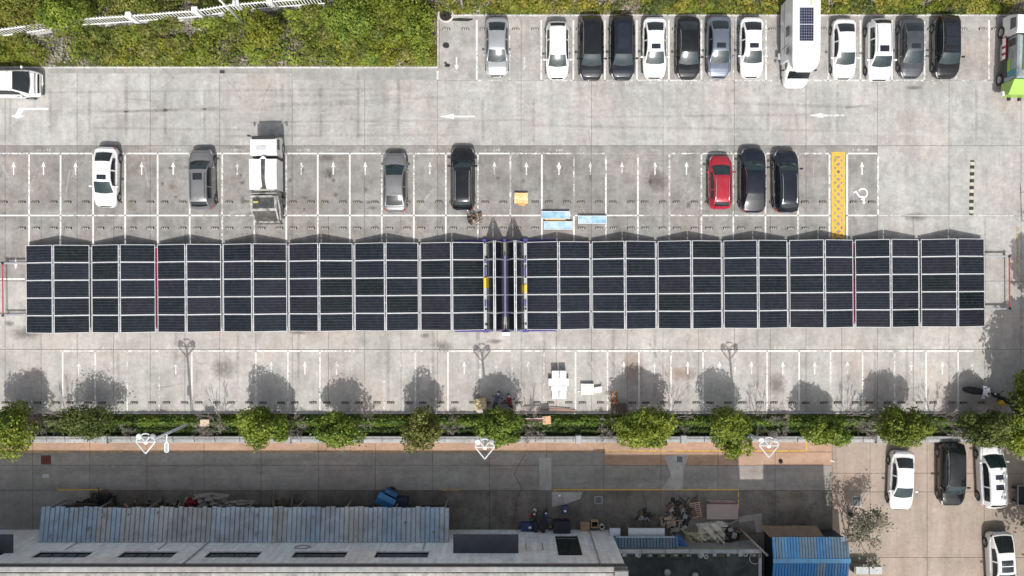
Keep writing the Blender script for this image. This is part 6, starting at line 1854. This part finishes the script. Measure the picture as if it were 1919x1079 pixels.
tarp("tarpaulin_heap", "grey tarpaulin sheet under the red bundle by the shed", 362, 943, 1.2, .9, .55, TARPG, 9)
heap("junk_pile", "dark pile of laths and scrap in shade under the left part of the shed", "junk", 190, 938, 2.6, .9, .7, [BLK, BRN, BLK], 26, 8)
heap("junk_pile", "pale twigs and rods sticking out below the shed roof", "junk", 258, 945, 1.0, .5, 1.0, [TAN, GRYS, BRN], 14, 9)
heap("junk_pile", "thin line of dark scrap along the front of the shed, left of the tarpaulins", "junk", 310, 947, 2.4, .4, .6, [BLK, BRN, BLK, TAN], 18, 10)
heap("junk_pile", "scrap poles along the shed edge right of the low tarpaulin", "junk", 545, 946, 3.0, .4, .7, [BLK, BRN, TAN], 18, 12)
t = thing("white_paper", "small pale paper sheet lying on the street below the red manhole cover", "paper", (*P(87, 892), .022)); rough_board(.52, .3, 0, M_("grey paper", (.42, .42, .42), .9), 3, t, "sheet", 3)
# bins and bikes at the factory foot
NAVYB = M_("navy plastic", (.02, .04, .13), .45)
t = thing("blue_tub", "navy blue tub with a white label at the factory wall, left of the scooters", "tub", (*P(988, 984), 0)); MB().box((0, 0, .32), (.95, .56, .62), ch=.06).obj("tub", NAVYB, t); MB().box((.22, -.02, .636), (.2, .15, .012)).obj("label", WHITE, t)
scooter("black scooter with white front box beside the navy tub at the factory wall", 1003, 975, R(95), M_("black scooter plastic", (.015, .015, .018), .4), RUBBER)
scooter("navy scooter with white side bag beside the black grated pit at the factory wall", 1020, 973, R(80), NAVYB, RUBBER)
t = thing("white_helmet_box", "white round delivery helmet box on the pavement by the scooters", "helmet", (*P(1003, 961, .7), .0)); MB().lathe((0, 0, .0), [(.01, .3), (.12, .26), (.17, .12), (.15, 0), (.1, 0)], 12).obj("shell", M_("dull white shell", (.5, .5, .48), .5), t, True); MB().box((.16, 0, .12), (.06, .2, .1), ch=.02).obj("visor", RUBBER, t)
t = thing("red_rag", "small red rag beside the white helmet on the apron", "rag", (*P(994.5, 966), 0)); rough_board(.26, .2, .05, M_("red rag", (.42, .05, .07), .8), 3, t, "cloth", 4)
t = thing("navy_bin", "navy blue bin with white label standing alone on the dirty apron", "bin", (*P(1058, 952), 0)); MB().box((0, 0, .35), (.42, .46, .7), ch=.04).obj("bin", NAVYB, t); MB().box((0, 0, .71), (.45, .5, .05), ch=.02).obj("lid", NAVYB, t); MB().box((.02, -.05, .74), (.18, .14, .01)).obj("label", WHITE, t)
for k, (x, y) in enumerate(((1014, 985), (1020.5, 985), (1032, 985))):
    t = thing("paint_tin", "khaki tin at the factory wall below the scooters, %s of three from the left" % ordinal(k + 1), "tin", (*P(x, y), 0), k, "tins at the factory wall"); MB().lathe((0, 0, 0), [(.01, 0), (.12, 0), (.12, .34), (.10, .33), (.01, .33)], 12).obj("tin", M_("khaki tin", (.20, .18, .12), .6), t, True); MB().box((0, 0, .345), (.1, .04, .012)).obj("lid_tab", GREYP, t)
t = thing("dark_dumpster", "black covered dumpster against the factory wall right of the scooters", "dumpster", (*P(1052, 981), 0)); MB().box((0, 0, .55), (1.25, .75, 1.1), ch=.05).obj("tub", M_("dark slate plastic", (.018, .024, .034), .5), t); MB().box((0, 0, 1.13), (1.3, .8, .06), ch=.02).obj("lid", M_("dark slate plastic", (.018, .024, .034), .5), t)
for s in (-.55, .55): MB().box((s, .3, .06), (.1, .1, .1)).obj("castor", RUBBER, t)
t = thing("plank_crate", "pale brown slatted crate at the factory wall", "crate", (*P(1096, 985), 0))
for i in range(6): MB().box((0, (i - 2.5) * .105, .42), (.72, .09, .03), ch=.005).obj("slat", WOOD, t)
MB().box((0, 0, .2), (.68, .6, .4)).obj("crate_body", WOOD, t)
t = thing("open_box", "open brown box with dark inside, between slatted crate and white drum", "box", (*P(1114, 980), 0)); m = MB()
for s in (-1, 1): m.box((s * .25, 0, .25), (.04, .52, .5)); m.box((0, s * .24, .25), (.46, .04, .5))
m.obj("walls", CARD, t); MB().box((0, 0, .05), (.46, .44, .06)).obj("bottom", BLK, t)
t = thing("white_drum", "white round drum with dark mouth at the corner of the factory", "drum", (*P(1127.5, 985), 0)); MB().lathe((0, 0, 0), [(.01, .02), (.17, .02), (.17, 0), (.2, 0), (.2, .5), (.15, .5), (.15, .2), (.01, .2)], 14).obj("drum", M_("dull white drum", (.5, .49, .46), .6), t, True); MB().lathe((0, 0, 0), [(.01, .22), (.14, .21)], 12).obj("content", BLK, t)
t = thing("black_hose_mat", "black kinked mat leaning at the factory foot", "mat", (*P(1019, 1000, 1.0), 0)); MB().box((0, .1, .5), (.22, .12, 1.0), ch=.04).obj("mat", RUBBER, t)
t = thing("white_rag", "tiny white rag on the apron below the yellow line", "rag", (*P(1049, 929), 0)); rough_board(.2, .16, .02, WHITE, 3, t, "cloth", 3)
# pallets, sheets, debris in front of the annex
t = thing("wooden_pallet", "weathered slatted wooden pallet tilted on the apron left of the board stack", "pallet", (*P(1304, 955), 0), R(10))
for i in range(8): MB().box((0, (i - 3.5) * .155, .13), (.78, .085, .022), ch=.004).obj("slat", M_("pinkish pallet wood", (.40, .28, .23), .85, 0, .2), t)
for x in (-.35, 0, .35): MB().box((x, 0, .07), (.07, 1.2, .09)).obj("bearer", WOOD, t)
t = thing("broken_pallet", "broken dark pallet slats lying above the tilted pallet", "pallet", (*P(1301, 938), 0), R(25))
for i in range(4): MB().box((.03 * i, (i - 1.5) * .13, .10), (.6, .06, .02)).obj("slat", DKW, t)
t = thing("board_stack", "stack of pinkish grey boards inside the yellow kerb line", "board stack", (*P(1352.5, 957), 0), 0)
BDM = M_("pinkish grey board", (.35, .285, .265), .85, 0, .10, 1.5)
for i in range(5): MB().box((random.uniform(-.02, .02), random.uniform(-.02, .02), .10 + i * .065), (2.38, 1.14, .05), ch=.006).obj("board", BDM, t)
MB().box((.0, 0, .035), (2.2, .9, .06)).obj("skid", WOOD, t)
for i, (dy, m_, lb) in enumerate(((.66, M_("faded pink lath", (.48, .24, .22), .8), "faded pink lath lying along the top of the board stack"), (.78, GRYS, "grey rod lying along the yellow kerb above the board stack"))):
    t2 = thing("long_lath", lb, "lath", (P(1352, 957)[0] + .1 - .15 * i, P(1352, 957)[1] + dy, .05), R(-1 - i)); MB().box((0, 0, 0), (2.0 + .2 * i, .09, .07)).obj("lath", m_, t2)
heap("debris_pile", "black sooty debris pile left of the tilted pallet", "debris", 1270, 950, 1.7, 1.6, .4, [BLK, BLK, GRYS, BRN], 34, 21)
heap("debris_pile", "bent dark angle irons lying on the apron before the pale panels", "debris", 1212, 968, 1.3, .9, .25, [BLK, GRYS, BRN], 16, 22)
heap("debris_pile", "grey rubble scattered between the pallet and the tarpaulins", "debris", 1262, 980, 1.8, 1.0, .3, [GRYS, GRYS, BLK, TAN], 34, 23)
heap("debris_pile", "dark twisted scrap at the right of the cream tarpaulins", "debris", 1365, 1003, 1.4, 1.2, .8, [BLK, BRN, GRYS, BLK], 34, 24)
tarp("cream_tarpaulin", "crumpled cream tarpaulin heap, largest one before the annex", 1335, 998, 2.4, 1.6, 1.1, TARPC, 12)
tarp("cream_tarpaulin", "yellowed tarpaulin lying left of the largest cream heap", 1308, 1008, 2.2, 1.0, .9, TARPY, 13)
tarp("cream_tarpaulin", "pale folded tarpaulin strip standing right of the largest cream heap", 1347, 1008, .9, 1.3, 1.6, TARPC, 14, .3)
t = thing("grey_tent_sheet", "grey pointed sheet propped up right of the cream tarpaulins", "sheet", (*P(1372, 1016), 0)); MB().add([(-.5, -.5, .9), (.55, -.5, .9), (.1, .35, 1.6), (0, -.1, 1.5)], [[0, 1, 3], [1, 2, 3], [2, 0, 3]]).obj("sheet", M_("grey sheet", (.33, .31, .29), .8), t); MB().tube((.05, .0, 0), (.05, .05, 1.5), .03, n=5).obj("prop", WOOD, t)
t = thing("leaning_pole", "thick pale pole leaning from the apron onto the annex parapet", "pole", (*P(1386, 990), 0)); MB().tube((0, 0, .1), (1.15, -1.05, 3.05), .085, .07, 10).obj("pole", M_("pale wood pole", (.38, .35, .30), .8, 0, .2), t, True); MB().lathe((1.15, -1.05, 3.02), [(.01, .12), (.1, .1), (.1, 0), (.01, 0)], 10).obj("pole_cap", GRYS, t)
t = thing("dark_lath", "thin grey lath leaning over the debris below the board stack", "lath", (*P(1370, 978), .3), R(25)); MB().box((0, 0, 0), (1.9, .06, .06)).obj("lath", GRYS, t)
t = thing("black_bag", "small black bag on the orange paving right of the rightmost lamp", "bag", (*P(1463, 865), .022), .6); MB().lathe((0, 0, 0), [(.01, .24), (.08, .22), (.16, .1), (.14, 0), (.01, 0)], 10).obj("bag", BLK, t, True); MB().path([(-.05, 0, .2), (0, 0, .3), (.05, 0, .2)], .012, 4).obj("strap", BLK, t)
t = thing("white_board_scrap", "small cream board scrap on the yard left of the white sedan", "scrap", (*P(1560, 864), .022), R(-20)); MB().box((0, 0, .02), (.34, .1, .03), ch=.006).obj("board", M_("cream board", (.62, .57, .46), .8), t)
t = thing("black_bucket", "small black bucket in the shade of the small sparse tree", "bucket", (*P(1593, 963), 0)); MB().lathe((0, 0, 0), [(.01, 0), (.12, 0), (.16, .3), (.14, .3), (.11, .05), (.01, .05)], 12).obj("bucket", BLK, t, True); MB().path([(-.15, 0, .3), (0, .02, .42), (.15, 0, .3)], .01, 4).obj("bail", GREYP, t)
# rest of the low kerb wall and planter at the bottom right
t = thing("low_brick_wall", "low grey wall below the small sparse tree at the bottom edge", "wall", (*P(1618, 1066), 0))
MB().box((0, .2, .45), (2.1, .5, .9), ch=.03).obj("wall_block", concrete("grey annex wall", .30), t)
for i in range(2): MB().box((-.5 + i * 1.05, .2, .95), (.95, .56, .10), ch=.02).obj("coping_stone", PARP, t)
t = thing("parked_cart", "dark metal hand cart under the tall tree at the right edge of the yard", "cart", (*P(1908, 925), 0)); MB().box((0, 0, .5), (.8, 1.5, .06), ch=.02).obj("deck", DARK, t)
m = MB()
for s in (-1, 1): m.box((s * .38, 0, .6), (.04, 1.5, .14)); m.box((0, s * .73, .6), (.72, .04, .14))
m.obj("side_rail", GREYP, t)
for x in (-.36, .36):
    for y in (-.5, .5): MB().lathe((x, y, .2), [(.01, -.04), (.2, -.04), (.2, .04), (.01, .04)], 12, 'Y').obj("wheel", RUBBER, t)
